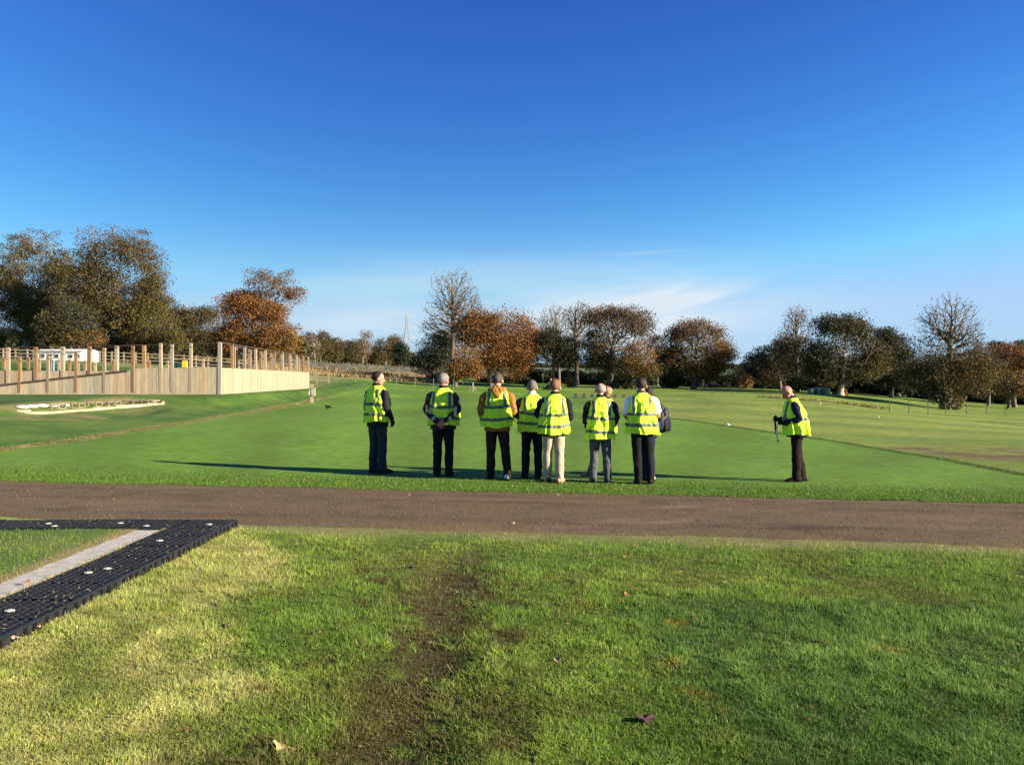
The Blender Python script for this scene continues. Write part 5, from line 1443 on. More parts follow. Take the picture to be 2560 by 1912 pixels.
    person('person', 'red faced sandy haired man mostly hidden behind the bald headed man', P(1510, 1188), Hof(1510, 1188, 964), rz=.55, vest=VEST, jacket=BLACK2, trousers=DGREY, shoes=SH_GRY, hair=(HAIR_SG, 'balding'),
           head=(.10, -.02, 0), side=.075, arms={'L': pocket(-1), 'R': pocket(1)}, feet=[(-.30, .02, .9), (.06, 0, .2)], knees=[(-.17, .02, .5), None], collar=BLACK, bands=(1.16, .97), hem=.83, seed=21, skin=SKIN_RED)
    person('person', 'dark haired man in a white short sleeved shirt and black trousers', P(1605, 1208), Hof(1605, 1210, 944), rz=-.05, vest=VEST, jacket=WHITE_SH, trousers=cloth('soft_black_fabric', (.010, .011, .013)), shoes=SH_BLK, hair=(HAIR_DK, 'full'),
           head=(.06, .04, 0), arms={'L': fronthold(-1, 1.06), 'R': fronthold(1, 1.06)}, feet=[(-.06, .0, .15), (.14, 0, -.15)], collar=DGREY, short_sleeve=True, bands=(1.165, .985), hem=.83, seed=25, side=-.02, girth=1.0)
    p8 = P(1620, 1200); H8 = Hof(1620, 1200, 968)
    r8, W8, _ = person('person', 'man in navy trousers and cream shoes carrying the rucksack, hidden behind the white shirted man', p8, H8, rz=.95, vest=VEST, jacket=NAVY, trousers=cloth('navy_cotton', (.014, .018, .042)), shoes=SH_CRM, hair=(HAIR_DK, 'short'),
           head=(.2, .1, 0), arms={'L': fronthold(-1), 'R': fronthold(1)}, feet=[(-.09, .0, .0), (.11, 0, -.4)], collar=NAVY, bands=(1.15, .97), hem=.86, seed=29)
    backpack(p8, H8, .95)
    pr = P(1991, 1202); Hr = 1.63
    person('person', 'lone shaven headed man on the right looking down with something in his hands', pr, Hr, rz=1.45, vest=VEST, jacket=NAVY, trousers=BROWN_T, shoes=SH_BLK, hair=None,
           head=(.10, .62, 0), lean=.20, arms={'L': ((-.262, -.02, 1.135), (-.13, .22, 1.045), (.35, .9, .12), (.2, 0, 1), (1, 0, 0), .75), 'R': ((.262, .06, 1.13), (.08, .27, 1.10), (-.35, .9, .1), (0, 0, 1), (-1, 0, 0), .75)},
           feet=[(-.10, .03, .1), (.10, -.10, -.1)], collar=NAVY, bands=(1.13,), hem=.84, seed=33, girth=1.16, skin=SKIN_RED, gloves=BLACK, group='men in hi-vis vests watching the green')
    stick(pr, Hr)
    # the one on the mower far across the green
    mh = hit(1378, 973)
    person('person', 'tiny distant person in a hi-vis top seated on the mower', (mh[0], mh[1] + .05, mh[2] - .40), 1.6, rz=2.6, vest=VEST, jacket=VEST, trousers=BLACK, shoes=SH_BLK, hair=(HAIR_DK, 'short'),
           sit=True, feet=[(-.12, .42, 0), (.12, .42, 0)], knees=[(-.12, .40, .86), (.12, .40, .86)], arms={'L': fronthold(-1), 'R': fronthold(1)}, collar=None, hem=.86, seed=40, group='greenkeeper')
    mower(mh)
HAIR_MD2 = mat('grey_hair', (.13, .11, .10), .6, noise=.35, nscale=60, bump=.8, bscale=150)

def backpack(p, H, rz):
    s = H / 1.75
    root = empty('backpack', p, rz); root.scale = (s,) * 3
    tag(root, 'dark grey rucksack worn on the back of the man behind the white shirted man', 'backpack')
    def bag(c, h, nz, col, name, parent, tilt=0):
        V, Fs = ellip((0, 0, 0), (1, 1, 1), 32, 22); V = np.array(V)
        V = np.sign(V) * np.abs(V) ** .62 * np.array(h)
        V = V + (vnoise(V[:, 0] * 14, V[:, 2] * 12 + V[:, 1] * 9, nz) - .5)[:, None] * .02
        V[:, 0] *= 1 - .25 * np.clip(V[:, 2] / h[2], 0, 1); V[:, 1] *= 1 - .30 * np.clip(V[:, 2] / h[2], -.1, 1)
        mb = MB(); mb.add(V + np.array(c), Fs); return mb.build(name, col, parent, smooth=True)
    fab = cloth('grey_nylon', (.040, .040, .046), .6); dk = cloth('black_nylon', (.012, .013, .018), .6); bl = cloth('blue_nylon', (.02, .06, .28), .6)
    b = bag((0, -.275, 1.17), (.165, .125, .26), 3, fab, 'main_bag', root)
    bag((0, -.385, 1.08), (.125, .050, .15), 4, dk, 'front_pocket', root)
    bag((0, -.375, 1.30), (.105, .045, .075), 5, fab, 'top_pocket', root)
    bag((-.165, -.27, 1.05), (.030, .07, .10), 6, bl, 'side_pocket', root)
    bag((.165, -.27, 1.05), (.030, .07, .10), 7, dk, 'side_pocket', root)
    web = cloth('pale_webbing', (.16, .16, .16), .7)
    for k_, (za, zb_) in enumerate(((1.34, 1.22), (1.24, 1.12), (1.14, 1.02))):
        for sx in (-1, 1):
            MB().part(limb([(sx * .03, -.415 + .05 * (k_ == 0), za), (sx * .10, -.385, (za + zb_) / 2), (sx * .165, -.30, zb_)], [(.010, .004)] * 3, ref=(0, 0, 1), seg=8)).build('webbing_strap', web, root, smooth=True)
    for sx in (-1, 1):
        link('shoulder_strap', union([limb([(sx * .09, -.18, 1.40), (sx * .115, -.09, 1.475), (sx * .13, .06, 1.46), (sx * .15, .165, 1.30), (sx * .19, .12, 1.10), (sx * .17, -.16, .98)], [(.026, .009)] * 6, ref=(1, 0, 0))], .006, 1, .5), dk, root)
    MB().part(limb([(-.03, -.25, 1.42), (0, -.27, 1.46), (.03, -.25, 1.42)], [.008] * 3)).build('carry_loop', dk, root)

def stick(p, H):
    s = H / 1.75
    root = empty('walking_stick', p, 1.45); root.scale = (s,) * 3
    tag(root, 'thin dark stick hanging upright at the waist by the lone man on the right', 'stick')
    MB().part(limb([(-.11, .385, 1.14), (-.10, .385, .98), (-.09, .36, .84), (-.085, .33, .70)], [.014, .018, .016, .008], seg=10)).build('shaft', cloth('black_lacquer', (.015, .014, .014), .35, 0), root, smooth=True)
    MB().part(limb([(-.13, .36, 1.14), (-.11, .385, 1.165), (-.10, .40, 1.14)], [.018, .022, .018], seg=12)).build('handle', BLACK, root, smooth=True)
    MB().part(limb([(-.16, .36, 1.02), (-.15, .37, .88), (-.13, .35, .76)], [(.012, .004)] * 3, seg=8)).build('strap', CREAM, root, smooth=True)

def mower(p):
    r = empty('ride_on_mower', p, 2.6); tag(r, 'small dark ride-on mower far across the green', 'mower')
    m = mat('mower_dark', (.02, .022, .02), .5); t = mat('mower_tyre', (.012, .012, .012), .8)
    MB().box((0, .35, .38), (.55, .55, .34), taper=.8).box((0, -.02, .30), (.5, .5, .12)).build('body', m, r)
    MB().box((0, -.02, .42), (.42, .40, .08)).box((0, -.22, .56), (.42, .06, .26)).build('seat', m, r)
    for sx in (-1, 1):
        for sy, rad in ((-.15, .22), (.55, .17)):
            w = MB(); n = 18
            w.bar((sx * .26, sy, rad), (sx * .40, sy, rad), rad, n); w.build('wheel', t, r)
    MB().bar((0, .12, .5), (0, .0, .72), .015, 6).bar((-.13, -.01, .73), (.13, -.01, .73), .015, 6).build('steering_wheel', m, r)
    MB().box((0, .85, .16), (1.0, .30, .20), taper=.9).build('cutting_deck', m, r)
# ------------------------------------------------------------------ trees
def grow(root, axis, pts, alpha=.35, seg=1.3):
    """joins crown points to a trunk by nearest-node-with-path-cost; returns nodes, parents"""
    cap = len(pts) * 4 + 200
    N = np.zeros((cap, 3)); par = np.full(cap, -1, int); L = np.zeros(cap); n = 0
    for i, a in enumerate(axis):
        N[n] = a; par[n] = n - 1; L[n] = 0 if n == 0 else L[n - 1] + np.linalg.norm(N[n] - N[n - 1]); n += 1
    na = n; first = max(1, int(na * .30))
    top = N[na - 1]; order = np.argsort(np.linalg.norm(pts - (N[na // 2] * .5 + top * .5), axis=1) + pts[:, 2] * .05)
    bias = np.zeros(cap); bias[:first] = 1e6
    for p in pts[order]:
        D = p - N[:n]
        dist = np.linalg.norm(D, axis=1)
        down = np.clip(-D[:, 2], 0, None)                     # limbs rather rise than fall
        k = int(np.argmin(dist + alpha * L[:n] + bias[:n] + .35 * down))
        d = dist[k]; m = max(1, int(d / seg)); a = N[k].copy(); prev = k
        if n + m >= cap: break
        for j in range(1, m + 1):
            t = j / m; q = a + (p - a) * t
            if j < m: q = q + rng.normal(0, .13 * d / m, 3) + np.array([0, 0, -.10 * d * t * (1 - t)])
            N[n] = q; par[n] = prev; L[n] = L[prev] + d / m; prev = n; n += 1
    return N[:n], par[:n], na

def tubes(N, par, R, sides_big=6):
    idx = np.arange(1, len(N)); a = par[idx]; ok = a >= 0; idx, a = idx[ok], a[ok]
    Vs, Fs, base = [], [], 0
    for lo, hi, sd in ((.09, 99, sides_big), (0, .09, 3)):
        m = (R[idx] >= lo) & (R[idx] < hi); i, p = idx[m], a[m]
        if len(i) == 0: continue
        A, B = N[p], N[i]; t = B - A; t /= np.linalg.norm(t, axis=1)[:, None] + 1e-9
        ref = np.where(np.abs(t[:, 2:3]) > .9, np.array([[1., 0, 0]]), np.array([[0, 0, 1.]]))
        u = np.cross(t, ref); u /= np.linalg.norm(u, axis=1)[:, None] + 1e-9; v = np.cross(t, u)
        rA = np.minimum(R[p], R[i] * 1.45)[:, None, None]; rB = R[i][:, None, None]
        th = 2 * math.pi * np.arange(sd) / sd; ring = u[:, None] * np.cos(th)[None, :, None] + v[:, None] * np.sin(th)[None, :, None]
        V = np.concatenate([A[:, None] + ring * rA, B[:, None] + ring * rB], 1).reshape(-1, 3)
        k = np.arange(sd); f = np.stack([k, (k + 1) % sd, sd + (k + 1) % sd, sd + k], -1)
        Fs.append((np.arange(len(i))[:, None, None] * 2 * sd + f[None]).reshape(-1, 4) + base); Vs.append(V); base += len(V)
    return np.concatenate(Vs), np.concatenate(Fs)

PAL = {'gold': [(.20, .150, .042), (.13, .110, .038), (.26, .165, .045)], 'olive': [(.085, .085, .030), (.060, .065, .026), (.125, .105, .038)], 'brown': [(.150, .098, .042), (.105, .078, .036), (.195, .125, .05)],
       'orange': [(.36, .150, .040), (.28, .115, .035), (.40, .19, .055), (.19, .10, .035)], 'rust': [(.24, .115, .045), (.17, .09, .040), (.28, .140, .05)], 'dark': [(.035, .045, .024), (.028, .034, .022), (.055, .055, .028)],
       'pine': [(.020, .038, .024), (.028, .048, .028), (.016, .028, .018)], 'mauve': [(.150, .112, .082), (.18, .125, .08), (.12, .09, .065)], 'yellow': [(.32, .24, .06), (.22, .17, .05), (.16, .13, .045)]}
def mixpal(spec, n):
    """spec like 'orange' or 'olive+gold'"""
    ks = spec.split('+'); C_ = np.concatenate([PAL[k] for k in ks]); return C_[rng.integers(0, len(C_), n)]

def tree(name, label, px, py, d, lobes, group=None, trunk_w=None, leaf=.20, bark=None, twig=.014, n_pts=None, lean=0, cat='tree', alpha=.35, base=None, dens=1.0, stems=1, ivy=False):
    """lobes: (px, py, rx, ry, palette, fill) in photograph pixels at distance d; fill 0..1 how leafy"""
    s = d / F; bx = xx(px, d); bz = tz(bx, d) if base is None else base
    bz -= .1
    if name == 'bare_tree': alpha = .45
    L = []
    for (lx, ly, rx_, ry_, pal, fill) in lobes:
        L.append((np.array([xx(lx, d) - bx, rng.uniform(-.15, .15) * rx_ * s, zz(ly, d) - bz]), np.array([rx_ * s, rx_ * s * .9, ry_ * s]), pal, fill))
    areas = np.array([l[1][0] * l[1][2] * (1.0 if l[3] > .25 else 1.8) for l in L]); areas = areas / areas.sum()
    tot = n_pts or int(np.clip(2.2 * sum(l[1][0] * l[1][2] for l in L) / (s * 2.5) ** 2 * .045 * 10, 260, 900))
    pts, lob = [], []
    for k, (c, r, pal, fill) in enumerate(L):
        n = max(30, int(tot * areas[k]))
        v = rng.normal(size=(n, 3)); v /= np.linalg.norm(v, axis=1)[:, None]
        q = rng.random(n) ** .42
        wob = 1 + .16 * np.sin(v[:, 0] * 5 + k + px) * np.cos(v[:, 2] * 4 + py) + rng.normal(0, .04, n)
        P_ = c + v * r * (q * wob)[:, None]
        ok = P_[:, 2] > .8; pts.append(P_[ok]); lob.append(np.full(ok.sum(), k))
    pts = np.concatenate(pts); lob = np.concatenate(lob)
    main = L[0]; H = max(c[2] + r[2] for c, r, *_ in L)
    topz = main[0][2] + main[1][2] * .35
    m = 12; axis = [np.array([main[0][0] * (t ** 1.6) + lean * t + .10 * math.sin(t * 5 + px), main[0][1] * t + .1 * math.cos(t * 4 + px), topz * t]) for t in np.linspace(0, 1, m)]
    N, par, na = grow(None, axis, pts, alpha)
    # pipe model
    R2 = np.zeros(len(N)); kids = np.zeros(len(N), int)
    np.add.at(kids, par[1:], 1); R2[kids == 0] = 1
    for i in range(len(N) - 1, 0, -1): R2[par[i]] += R2[i]
    R = twig * np.maximum(R2, 1) ** (1 / 1.95)
    tw = (trunk_w * .46) if trunk_w else H * .016; R = np.where(R > .06, R * (tw / R[1]) ** np.clip((R - .06) / (R[1] - .06 + 1e-6), 0, 1), R)
    R[0] = R[1] * 1.3; R = np.minimum(R, R[0])
    root = empty(name, (bx, d, bz)); tag(root, label, cat, group)
    V, Fq = tubes(N, par, R, 7)
    link('trunk', fast_mesh('trunk', V, Fq, None, True), bark or M_bark, root)
    # leaves in sprays around the branch ends
    LP, LC, LS = [], [], []
    tips = np.where(kids == 0)[0]
    for k, (c, r, pal, fill) in enumerate(L):
        if fill <= 0: continue
        inl = tips[(((N[tips] - c) / r) ** 2).sum(1) < 1.35]
        if len(inl) == 0: continue
        lf = leaf * .50; cover = (math.pi * r[0] * r[2]) * (7.0 if fill < .6 else 8.2) * fill ** 1.15 * dens / (lf * lf * 1.1)
        nl = int(min(cover, 42000)); pick = inl[rng.integers(0, len(inl), nl)]
        # some sprays are thin, some full
        wgt = vnoise(pick * 7.13, pick * 3.1, 3); pick = pick[rng.random(nl) < .35 + wgt]; nl = len(pick)
        sg = max(.40, min(r) * (.13 if fill < .6 else .21)); off = np.clip(rng.normal(0, 1, (nl, 3)), -1.7, 1.7) * [sg, sg, sg * .6]
        p = N[pick] + off
        low = p[:, 2] > .35; p = p[low]; pick = pick[low]; nl = len(p)
        col = mixpal(pal, nl) * (rng.uniform(.50, .76, (nl, 1))) * (.75 + .5 * vnoise(pick * 1.7, pick * .3, 5))[:, None]
        LP.append(p); LC.append(col); LS.append(lf * rng.uniform(.55, 1.15, nl))
    if LP:
        p = np.concatenate(LP); V, Fq = leaf_quads(p, np.concatenate(LS), .62)
        link('crown', fast_mesh('crown', V, Fq, np.repeat(np.concatenate(LC), 4, 0)), M_leaf, root)
    return root

def shrub(label, px, py, d, w, h, pal, group, n=2600, leaf=.16, name='shrub'):
    s = d / F; x = xx(px, d); z = tz(x, d); W_, H_ = w * s / 2, h * s
    n = int(min(n, 3.5 * W_ * H_ * 3 / leaf ** 2))
    v = rng.normal(size=(n, 3)); v /= np.linalg.norm(v, axis=1)[:, None]; q = rng.random(n) ** .38
    lump = 1 + .28 * np.sin(v[:, 0] * 6 + px) * np.sin(v[:, 2] * 5 + 1) + .15 * np.sin(v[:, 1] * 9 + px)
    p = v * (q * lump)[:, None] * [W_, W_ * .7, H_ * .55] + [0, 0, H_ * .48]; p[:, 2] = np.abs(p[:, 2])
    V, Fq = leaf_quads(p, leaf * rng.uniform(.6, 1.2, n), .6)
    root = empty(name, (x, d, z)); tag(root, label, 'shrub', group)
    link('foliage', fast_mesh('foliage', V, Fq, np.repeat(mixpal(pal, n) * rng.uniform(.7, 1.3, (n, 1)), 4, 0)), M_leaf, root)
    mb = MB()
    for k in range(6): a = k * 1.05; mb.bar((0, 0, -.1), (math.cos(a) * W_ * .6, math.sin(a) * W_ * .4, H_ * .8), .04, 4, .01)
    mb.build('stem', M_bark, root)

def thicket(name, label, span, d, h, pal, n, leaf=.22, cat='undergrowth', wob=.5, depth=3.0):
    """a continuous band of undergrowth nobody could count"""
    x0, x1 = xx(span[0], d), xx(span[1], d)
    x = rng.uniform(x0, x1, n); y = d + rng.uniform(-.5, 1, n) * depth; g = terrain(x, y)
    hh = h * d / F * (.45 + 1.1 * fbm(x * .35, x * 0 + d, 91, 3)); z = rng.random(n) ** .8 * hh
    y = y + (fbm(x * .5, z * .6, 92, 2) - .5) * depth
    V, Fq = leaf_quads(np.stack([x, y, g + z], -1), leaf * rng.uniform(.6, 1.3, n), .6)
    o = link(name, fast_mesh(name, V, Fq, np.repeat(mixpal(pal, n) * rng.uniform(.6, 1.2, (n, 1)), 4, 0)), M_leaf)
    tag(o, label, cat, kind='stuff')

def forest():
    T = tree
    G1, G2, G3, G4 = 'woodland trees behind the timber enclosure', 'trees beyond the stone wall', 'parkland trees along the middle of the far edge', 'trees on the right hand side'
    T('tree', 'tall leftmost tree with a thin pinkish top and golden green lower leaves', 62, 880, 120, [(85, 705, 84, 84, 'gold+olive', .7), (20, 730, 50, 60, 'olive+gold', .7), (88, 612, 62, 42, 'mauve+brown', .34), (30, 640, 50, 55, 'mauve+olive', .35), (150, 655, 30, 45, 'brown+olive', .35), (45, 800, 75, 60, 'gold', .8), (105, 790, 50, 55, 'gold+olive', .7)], G1, 1.0, .22, M_bark_pale)
    T('evergreen_tree', 'dark evergreen crown filling the gap between the two tallest trees on the left', 140, 885, 135, [(140, 720, 42, 75, 'pine+dark', 1.0), (118, 790, 45, 60, 'dark+pine', 1.0), (160, 690, 22, 35, 'pine', 1.0)], G1, .8, .24)
    T('tree', 'broadest tall tree on the left with a twiggy reddish top and dense olive base', 250, 890, 112, [(300, 705, 98, 100, 'olive+brown', .85), (262, 610, 70, 48, 'mauve+brown', .22), (335, 620, 52, 50, 'brown+mauve', .38), (370, 680, 34, 50, 'brown+gold', .45), (215, 650, 38, 55, 'olive+mauve', .22), (240, 720, 60, 60, 'olive+brown', .7), (370, 760, 50, 60, 'olive+gold', .8), (240, 770, 65, 65, 'olive+brown', .85), (345, 790, 70, 60, 'gold+olive', .8), (290, 840, 95, 40, 'gold+olive', .8)], G1, 1.3, .22, M_bark_pale, n_pts=1300)
    T('tree', 'golden olive tree leaning over the low white mobile home', 175, 892, 106, [(180, 800, 60, 55, 'olive+dark', .95), (135, 820, 40, 40, 'gold+olive', .8), (200, 850, 60, 28, 'orange+gold', .5)], G1, .6, .22)
    T('tree', 'round dark tree on the right shoulder of the broadest tall tree', 425, 892, 128, [(425, 795, 34, 52, 'dark+olive', 1.0), (415, 840, 42, 45, 'olive+dark', 1.0)], G1, .6, .24)
    T('tree', 'olive gold tree in front of the dark round one above the middle posts', 395, 890, 108, [(400, 830, 48, 42, 'gold+olive', .8), (360, 850, 38, 34, 'gold+brown', .75), (430, 858, 40, 30, 'olive+gold', .7)], G1, .5, .20)
    T('tree', 'brownish olive domed tree between the broad tall tree and the orange oak', 490, 900, 116, [(492, 820, 55, 50, 'brown+olive', .8), (470, 800, 30, 32, 'gold+brown', .7), (520, 785, 24, 24, 'brown+olive', .6), (500, 865, 60, 35, 'olive+dark', .9)], G1, .7, .20)
    T('oak_tree', 'big orange oak with a raised lobe reaching out to the right', 635, 905, 98, [(640, 802, 92, 66, 'orange+rust', .95), (672, 712, 66, 40, 'rust+mauve', .55), (735, 738, 28, 24, 'rust', .5), (600, 762, 52, 32, 'orange+rust', .85), (580, 850, 48, 45, 'olive+orange', .9), (690, 852, 66, 50, 'gold+orange', .85), (655, 775, 66, 26, 'orange+rust', .8)], G1, 1.0, .19, n_pts=1200)
    T('tree', 'small dark green tree standing below the left side of the orange oak', 560, 905, 104, [(560, 870, 34, 34, 'dark+olive', 1.0)], G1, .35, .22)
    # beyond the stone wall
    for k, (px, top, hw, pal, f, lab) in enumerate([(768, 832, 30, 'mauve+olive', .6, 'thin mauve brown tree just right of the enclosure'), (800, 828, 30, 'brown+olive', .75, 'round topped brown tree beyond the stone wall'), (833, 842, 26, 'olive+brown', .8, 'dome shaped olive brown tree beyond the stone wall'),
                                                    (868, 850, 26, 'dark+olive', .9, 'low dark green tree left of the pale birch'), (895, 848, 28, 'dark+brown', .9, 'dark tree standing close behind the pale birch')]):
        T('tree', lab, px, 915, 168 + 4 * k, [(px, top + 30, hw, 30, pal, f), (px - 6, top + 56, hw + 4, 26, pal + '+olive', f), (px + 8, top + 18, hw * .6, 18, 'mauve', .4)], G2, .5, .26, twig=.018)
    T('birch_tree', 'slender pale stemmed birch with thin russet twigs beyond the stone wall', 908, 914, 136, [(912, 860, 20, 30, 'rust+mauve', .38), (918, 835, 12, 14, 'mauve', .1), (905, 885, 20, 22, 'rust', .3)], G2, .22, .2, M_bark_pale, twig=.016)
    T('birch_tree', 'pale stemmed birch with mauve twigs nearer the enclosure', 786, 910, 134, [(786, 858, 17, 28, 'mauve', .25), (786, 885, 18, 18, 'mauve+brown', .3)], G2, .2, .2, M_bark_pale, twig=.016)
    T('tree', 'broad olive brown oak left of the pylon', 965, 918, 140, [(962, 873, 33, 34, 'gold+brown', .85), (985, 862, 22, 26, 'brown+gold', .8), (945, 890, 20, 24, 'olive+brown', .8)], G2, .5, .20)
    T('evergreen_tree', 'dark conifer immediately left of the foot of the pylon', 1003, 918, 132, [(1003, 890, 22, 26, 'pine+dark', 1.0), (1000, 870, 14, 14, 'pine', 1.0)], G2, .35, .22)
    # middle
    T('pine_tree', 'dark spreading pine left of the bare topped giant', 1085, 938, 112, [(1085, 875, 44, 42, 'pine+dark', 1.0), (1065, 905, 34, 26, 'pine+olive', .9), (1115, 850, 30, 28, 'pine+dark', 1.0), (1105, 900, 30, 28, 'dark+olive', .7)], G3, .5, .20)
    T('bare_tree', 'tall leafless tree rising above the orange oak in the middle', 1130, 952, 108, [(1132, 730, 62, 62, 'mauve', .035), (1128, 790, 76, 55, 'mauve', .03), (1075, 818, 30, 28, 'mauve', .05), (1175, 760, 38, 45, 'mauve', .03)], G3, .62, .16, twig=.020, n_pts=2000)
    T('oak_tree', 'large round orange brown oak in the middle of the far edge', 1228, 955, 100, [(1240, 852, 98, 78, 'orange+rust', .84), (1295, 858, 54, 66, 'orange+rust', .85), (1200, 830, 60, 50, 'brown+orange', .6), (1290, 890, 55, 50, 'orange', .8), (1235, 905, 60, 34, 'orange+olive', .75), (1190, 820, 55, 40, 'rust+olive', .7)], G3, .9, .19, n_pts=1300)
    T('oak_tree', 'small low orange oak in front of the large round one', 1137, 962, 92, [(1160, 905, 36, 38, 'orange+gold', .95), (1140, 925, 26, 26, 'olive+orange', .8), (1180, 925, 20, 18, 'orange', .9)], G3, .55, .19)
    T('bare_tree', 'pale leafless tree with spreading limbs left of the large brown tree', 1396, 950, 118, [(1390, 800, 46, 42, 'mauve', .03), (1360, 812, 24, 30, 'mauve', .02), (1400, 850, 34, 40, 'mauve', .04)], G3, .45, .16, M_bark, twig=.018, n_pts=1300)
    T('bare_tree', 'taller leafless tree directly left of the large brown tree', 1440, 952, 112, [(1440, 790, 42, 36, 'mauve', .06), (1445, 840, 40, 50, 'mauve', .05), (1460, 775, 26, 22, 'mauve', .08)], G3, .6, .16, twig=.018, n_pts=1300)
    T('pine_tree', 'broad dark olive tree with a clear stem left of the bare pair', 1382, 955, 100, [(1382, 872, 52, 42, 'dark+olive', 1.0), (1360, 850, 36, 30, 'dark+pine', 1.0), (1412, 880, 36, 40, 'olive+dark', .85), (1430, 905, 26, 24, 'gold+olive', .6)], G3, .40, .19)
    T('tree', 'large twiggy brown tree with many limbs in the middle of the far edge', 1522, 960, 100, [(1545, 832, 88, 66, 'brown+mauve', .52), (1500, 800, 46, 36, 'rust+mauve', .45), (1580, 800, 56, 34, 'brown+mauve', .36), (1490, 870, 42, 42, 'dark+olive', .8), (1600, 815, 36, 32, 'mauve+brown', .3), (1500, 910, 50, 30, 'olive+brown', .7), (1530, 785, 60, 20, 'rust+mauve', .5)], G3, .8, .19, twig=.017, n_pts=1500)
    T('tree', 'low golden brown tree beneath the right side of the large twiggy one', 1590, 958, 97, [(1592, 892, 44, 42, 'gold+orange', .85), (1570, 915, 34, 26, 'gold+brown', .8), (1625, 925, 26, 20, 'gold+olive', .6)], G3, .4, .19)
    T('tree', 'dark russet tree filling the gap right of the large twiggy one', 1645, 962, 116, [(1640, 868, 26, 34, 'rust+dark', .8), (1655, 905, 22, 34, 'olive+dark', .7)], G3, .4, .20)
    T('oak_tree', 'separate domed oak with golden brown leaves right of centre', 1734, 966, 104, [(1745, 872, 84, 62, 'rust+gold', .7), (1742, 825, 58, 26, 'rust+mauve', .6), (1795, 895, 44, 46, 'gold+orange', .85), (1690, 905, 40, 48, 'dark+olive', .9), (1760, 925, 54, 30, 'gold+rust', .7), (1690, 840, 28, 22, 'rust+mauve', .5)], G3, .75, .19, n_pts=1200)
    # right
    T('pine_tree', 'dark low conifer at the left end of the right hand wood', 1880, 968, 128, [(1885, 915, 34, 34, 'pine+dark', 1.0), (1905, 895, 24, 30, 'pine', 1.0), (1865, 935, 28, 22, 'pine+dark', 1.0)], G4, .4, .22)
    T('tree', 'dark bushy tree below the bare topped one at the left of the right hand wood', 1950, 974, 112, [(1945, 905, 44, 50, 'dark+olive', .95), (1915, 925, 34, 36, 'dark+brown', .9), (1965, 865, 34, 30, 'brown+olive', .6)], G4, .5, .20)
    T('bare_tree', 'slim bare topped tree in the left part of the right hand wood', 1994, 978, 104, [(1988, 822, 42, 52, 'mauve+brown', .07), (1990, 785, 30, 24, 'mauve+brown', .10), (1965, 860, 38, 34, 'brown', .12), (2000, 900, 46, 50, 'dark+brown', .7)], G4, .5, .17, twig=.018, n_pts=1400)
    T('tree', 'big dark olive tree on the mound with a pale forked trunk', 2103, 988, 98, [(2110, 868, 90, 72, 'olive+dark', .66), (2070, 812, 46, 26, 'olive+dark', .85), (2125, 815, 46, 28, 'olive+brown', .75), (2150, 840, 30, 34, 'olive+dark', .7), (2060, 900, 54, 48, 'dark+olive', .9), (2165, 920, 58, 36, 'olive+gold', .8), (2185, 890, 40, 38, 'olive+brown', .7), (2050, 940, 46, 24, 'gold+olive', .7), (2085, 955, 40, 14, 'olive', .6)], G4, .8, .20, M_bark_pale, n_pts=1400)
    T('tree', 'dark green domed tree behind the big olive one', 2230, 1000, 118, [(2232, 865, 46, 44, 'dark+olive', 1.0), (2205, 845, 24, 24, 'pine+dark', 1.0), (2240, 920, 54, 50, 'olive+dark', .9)], G4, .6, .22)
    T('bare_tree', 'tall tree with a bare fan of branches above brown gold leaves on the right', 2368, 1030, 88, [(2375, 790, 66, 60, 'mauve', .035), (2330, 810, 44, 50, 'mauve', .04), (2420, 830, 44, 40, 'mauve', .05), (2370, 900, 92, 62, 'brown+olive', .62), (2330, 940, 62, 46, 'olive+brown', .75), (2430, 930, 66, 54, 'gold+brown', .72), (2365, 985, 44, 30, 'brown+olive', .5)], G4, .75, .18, twig=.018, n_pts=2300)
    T('tree', 'russet tree at the right edge below the far pines', 2470, 1010, 112, [(2470, 905, 46, 46, 'rust+brown', .8), (2450, 950, 40, 36, 'brown+olive', .8)], G4, .5, .20)
    T('oak_tree', 'orange brown oak at the very right edge of the photograph', 2535, 1015, 108, [(2530, 900, 48, 44, 'orange+rust', .8), (2560, 915, 50, 50, 'rust+brown', .8), (2520, 950, 50, 34, 'gold+rust', .75)], G4, .6, .20)
    T('tree', 'golden leaved low tree in front of the orange one at the right edge', 2520, 1018, 100, [(2525, 965, 44, 30, 'gold+brown', .8), (2560, 960, 40, 36, 'rust+gold', .75)], G4, .4, .20)
    for k, (px, top, lab) in enumerate([(2490, 850, 'round topped far pine, leftmost of the three above the right edge'), (2516, 858, 'round topped far pine in the middle of the three above the right edge'), (2552, 848, 'round topped far pine, tallest and rightmost above the right edge')]):
        T('pine_tree', lab, px, 1000, 190, [(px, top + 16, 17, 15, 'pine', 1.0), (px + 3, top + 40, 14, 16, 'pine+dark', .9)], 'far pines', .4, .26, base=None)
    # woods closing the gaps, each tree its own
    G5 = 'darker trees closing the gaps in the background'
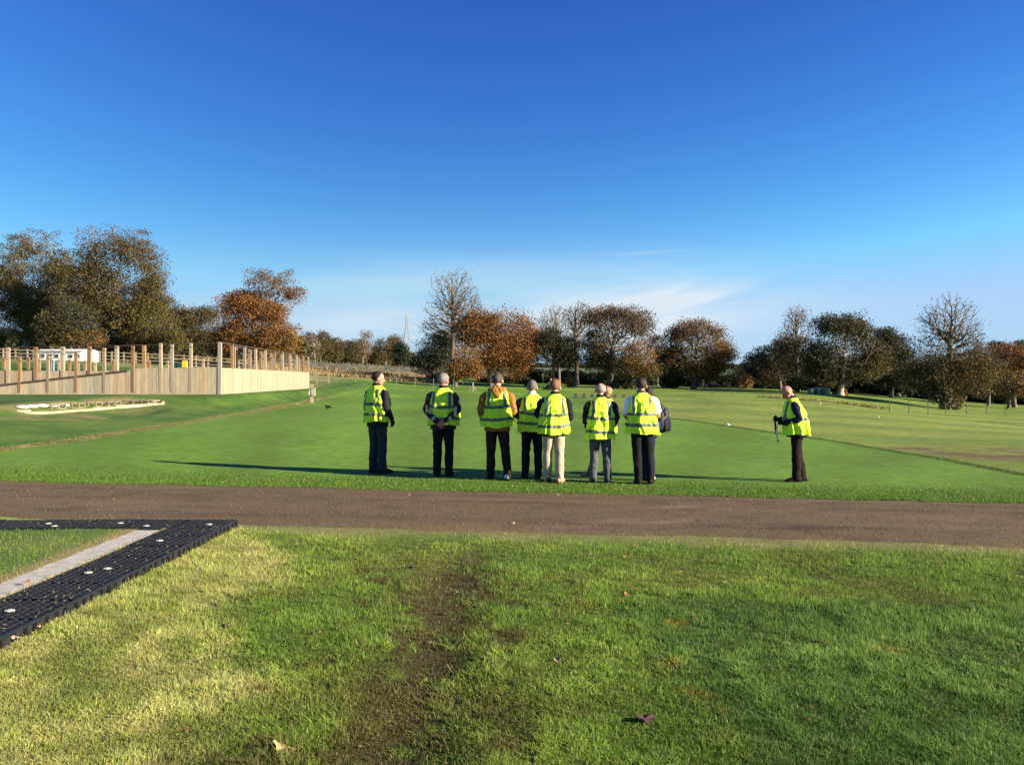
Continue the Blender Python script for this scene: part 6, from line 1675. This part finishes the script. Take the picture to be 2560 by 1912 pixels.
    gaps = [(20, 830, 40, 150, 'dark+olive', 'dark tree at the far left edge low behind the tallest one'), (330, 800, 50, 150, 'dark+olive', 'dark tree glimpsed behind the broadest tall one'), (460, 835, 36, 150, 'dark+olive', 'dark tree glimpsed left of the brownish dome'), (735, 862, 30, 150, 'olive+gold', 'olive tree peeping out right of the orange oak'),
            (2020, 900, 44, 135, 'dark', 'dark tree deep behind the bare topped one in the right hand wood'), (2150, 925, 50, 135, 'dark+olive', 'dark tree deep behind the big olive one'), (2200, 940, 50, 128, 'dark+olive', 'dark tree low between the olive one and the domed one'), (2290, 905, 50, 130, 'dark+brown', 'dark brown tree left behind the tall fan tree'),
            (2410, 920, 52, 130, 'dark+brown', 'dark brown tree right behind the tall fan tree'), (2480, 945, 40, 126, 'dark+rust', 'dark russet tree low between fan tree and right edge'), (1700, 915, 34, 130, 'dark+pine', 'dark tree behind the left foot of the separate oak'), (1590, 925, 40, 140, 'dark', 'dark tree behind the golden brown one in the middle')]
    for px, top, hw, d, pal, lab in gaps:
        T('tree', lab, px, 950, d, [(px, top + 25, hw, 28, pal, 1.0), (px + 6, top + 55, hw * 1.15, 30, pal, 1.0)], G5, .5, .26, n_pts=260)
    T('shrub_tree', 'small bushy tree between the separate oak and the right hand wood', 1848, 966, 112, [(1850, 938, 20, 22, 'olive+brown', .8)], G4, .2, .18)
    # bushes
    GB = 'bushes along the field edge'
    for a in [('pale leafy bush between the stems left of the bare pair', 1425, 950, 101, 26, 34, 'yellow', GB), ('dark round bush at the foot of the large twiggy tree', 1560, 955, 99, 60, 26, 'dark+olive', GB), ('dark bush left of the separate oak', 1680, 962, 106, 60, 34, 'dark+pine', GB),
              ('yellow green bush at the foot of the slim bare topped tree', 1996, 980, 102, 34, 34, 'gold+olive', GB), ('ivy bush wrapped round the foot of the tall fan tree', 2362, 1028, 86, 44, 56, 'dark+olive', GB), ('olive bush on the right of the fan tree foot', 2392, 1020, 90, 34, 40, 'gold+olive', GB),
              ('brown bush under the dark pine near the wall', 1090, 936, 108, 60, 20, 'dark+brown', GB), ('low bush behind the greying mans head', 1322, 955, 102, 26, 16, 'dark+brown', GB), ('rust bush at the left foot of the right hand wood', 1862, 966, 118, 46, 34, 'brown+rust', GB)]:
        shrub(*a)
    thicket('undergrowth', 'dark undergrowth and hedge bottom along the middle of the far edge', (1300, 1960), 122, 34, 'dark+pine', 26000, .24)
    thicket('hedge_bottom', 'low dark scrub beneath the middle trees', (1190, 1330), 112, 16, 'dark+brown', 7000, .2)
    thicket('woodland_floor', 'deep dark undergrowth inside the right hand wood', (1960, 2680), 124, 70, 'dark+pine', 60000, .30, depth=5)
    thicket('woodland_floor', 'dark undergrowth under the trees behind the enclosure', (-120, 760), 136, 60, 'dark+olive', 50000, .30, depth=5)
    thicket('scrub', 'low olive scrub beyond the stone wall', (740, 1060), 190, 34, 'olive+dark', 16000, .32, depth=5)
    thicket('far_hedge', 'distant dark tree line on the horizon', (1050, 2700), 900, 9, 'dark+olive', 20000, 1.6, depth=40)
forest()

crow()
people()
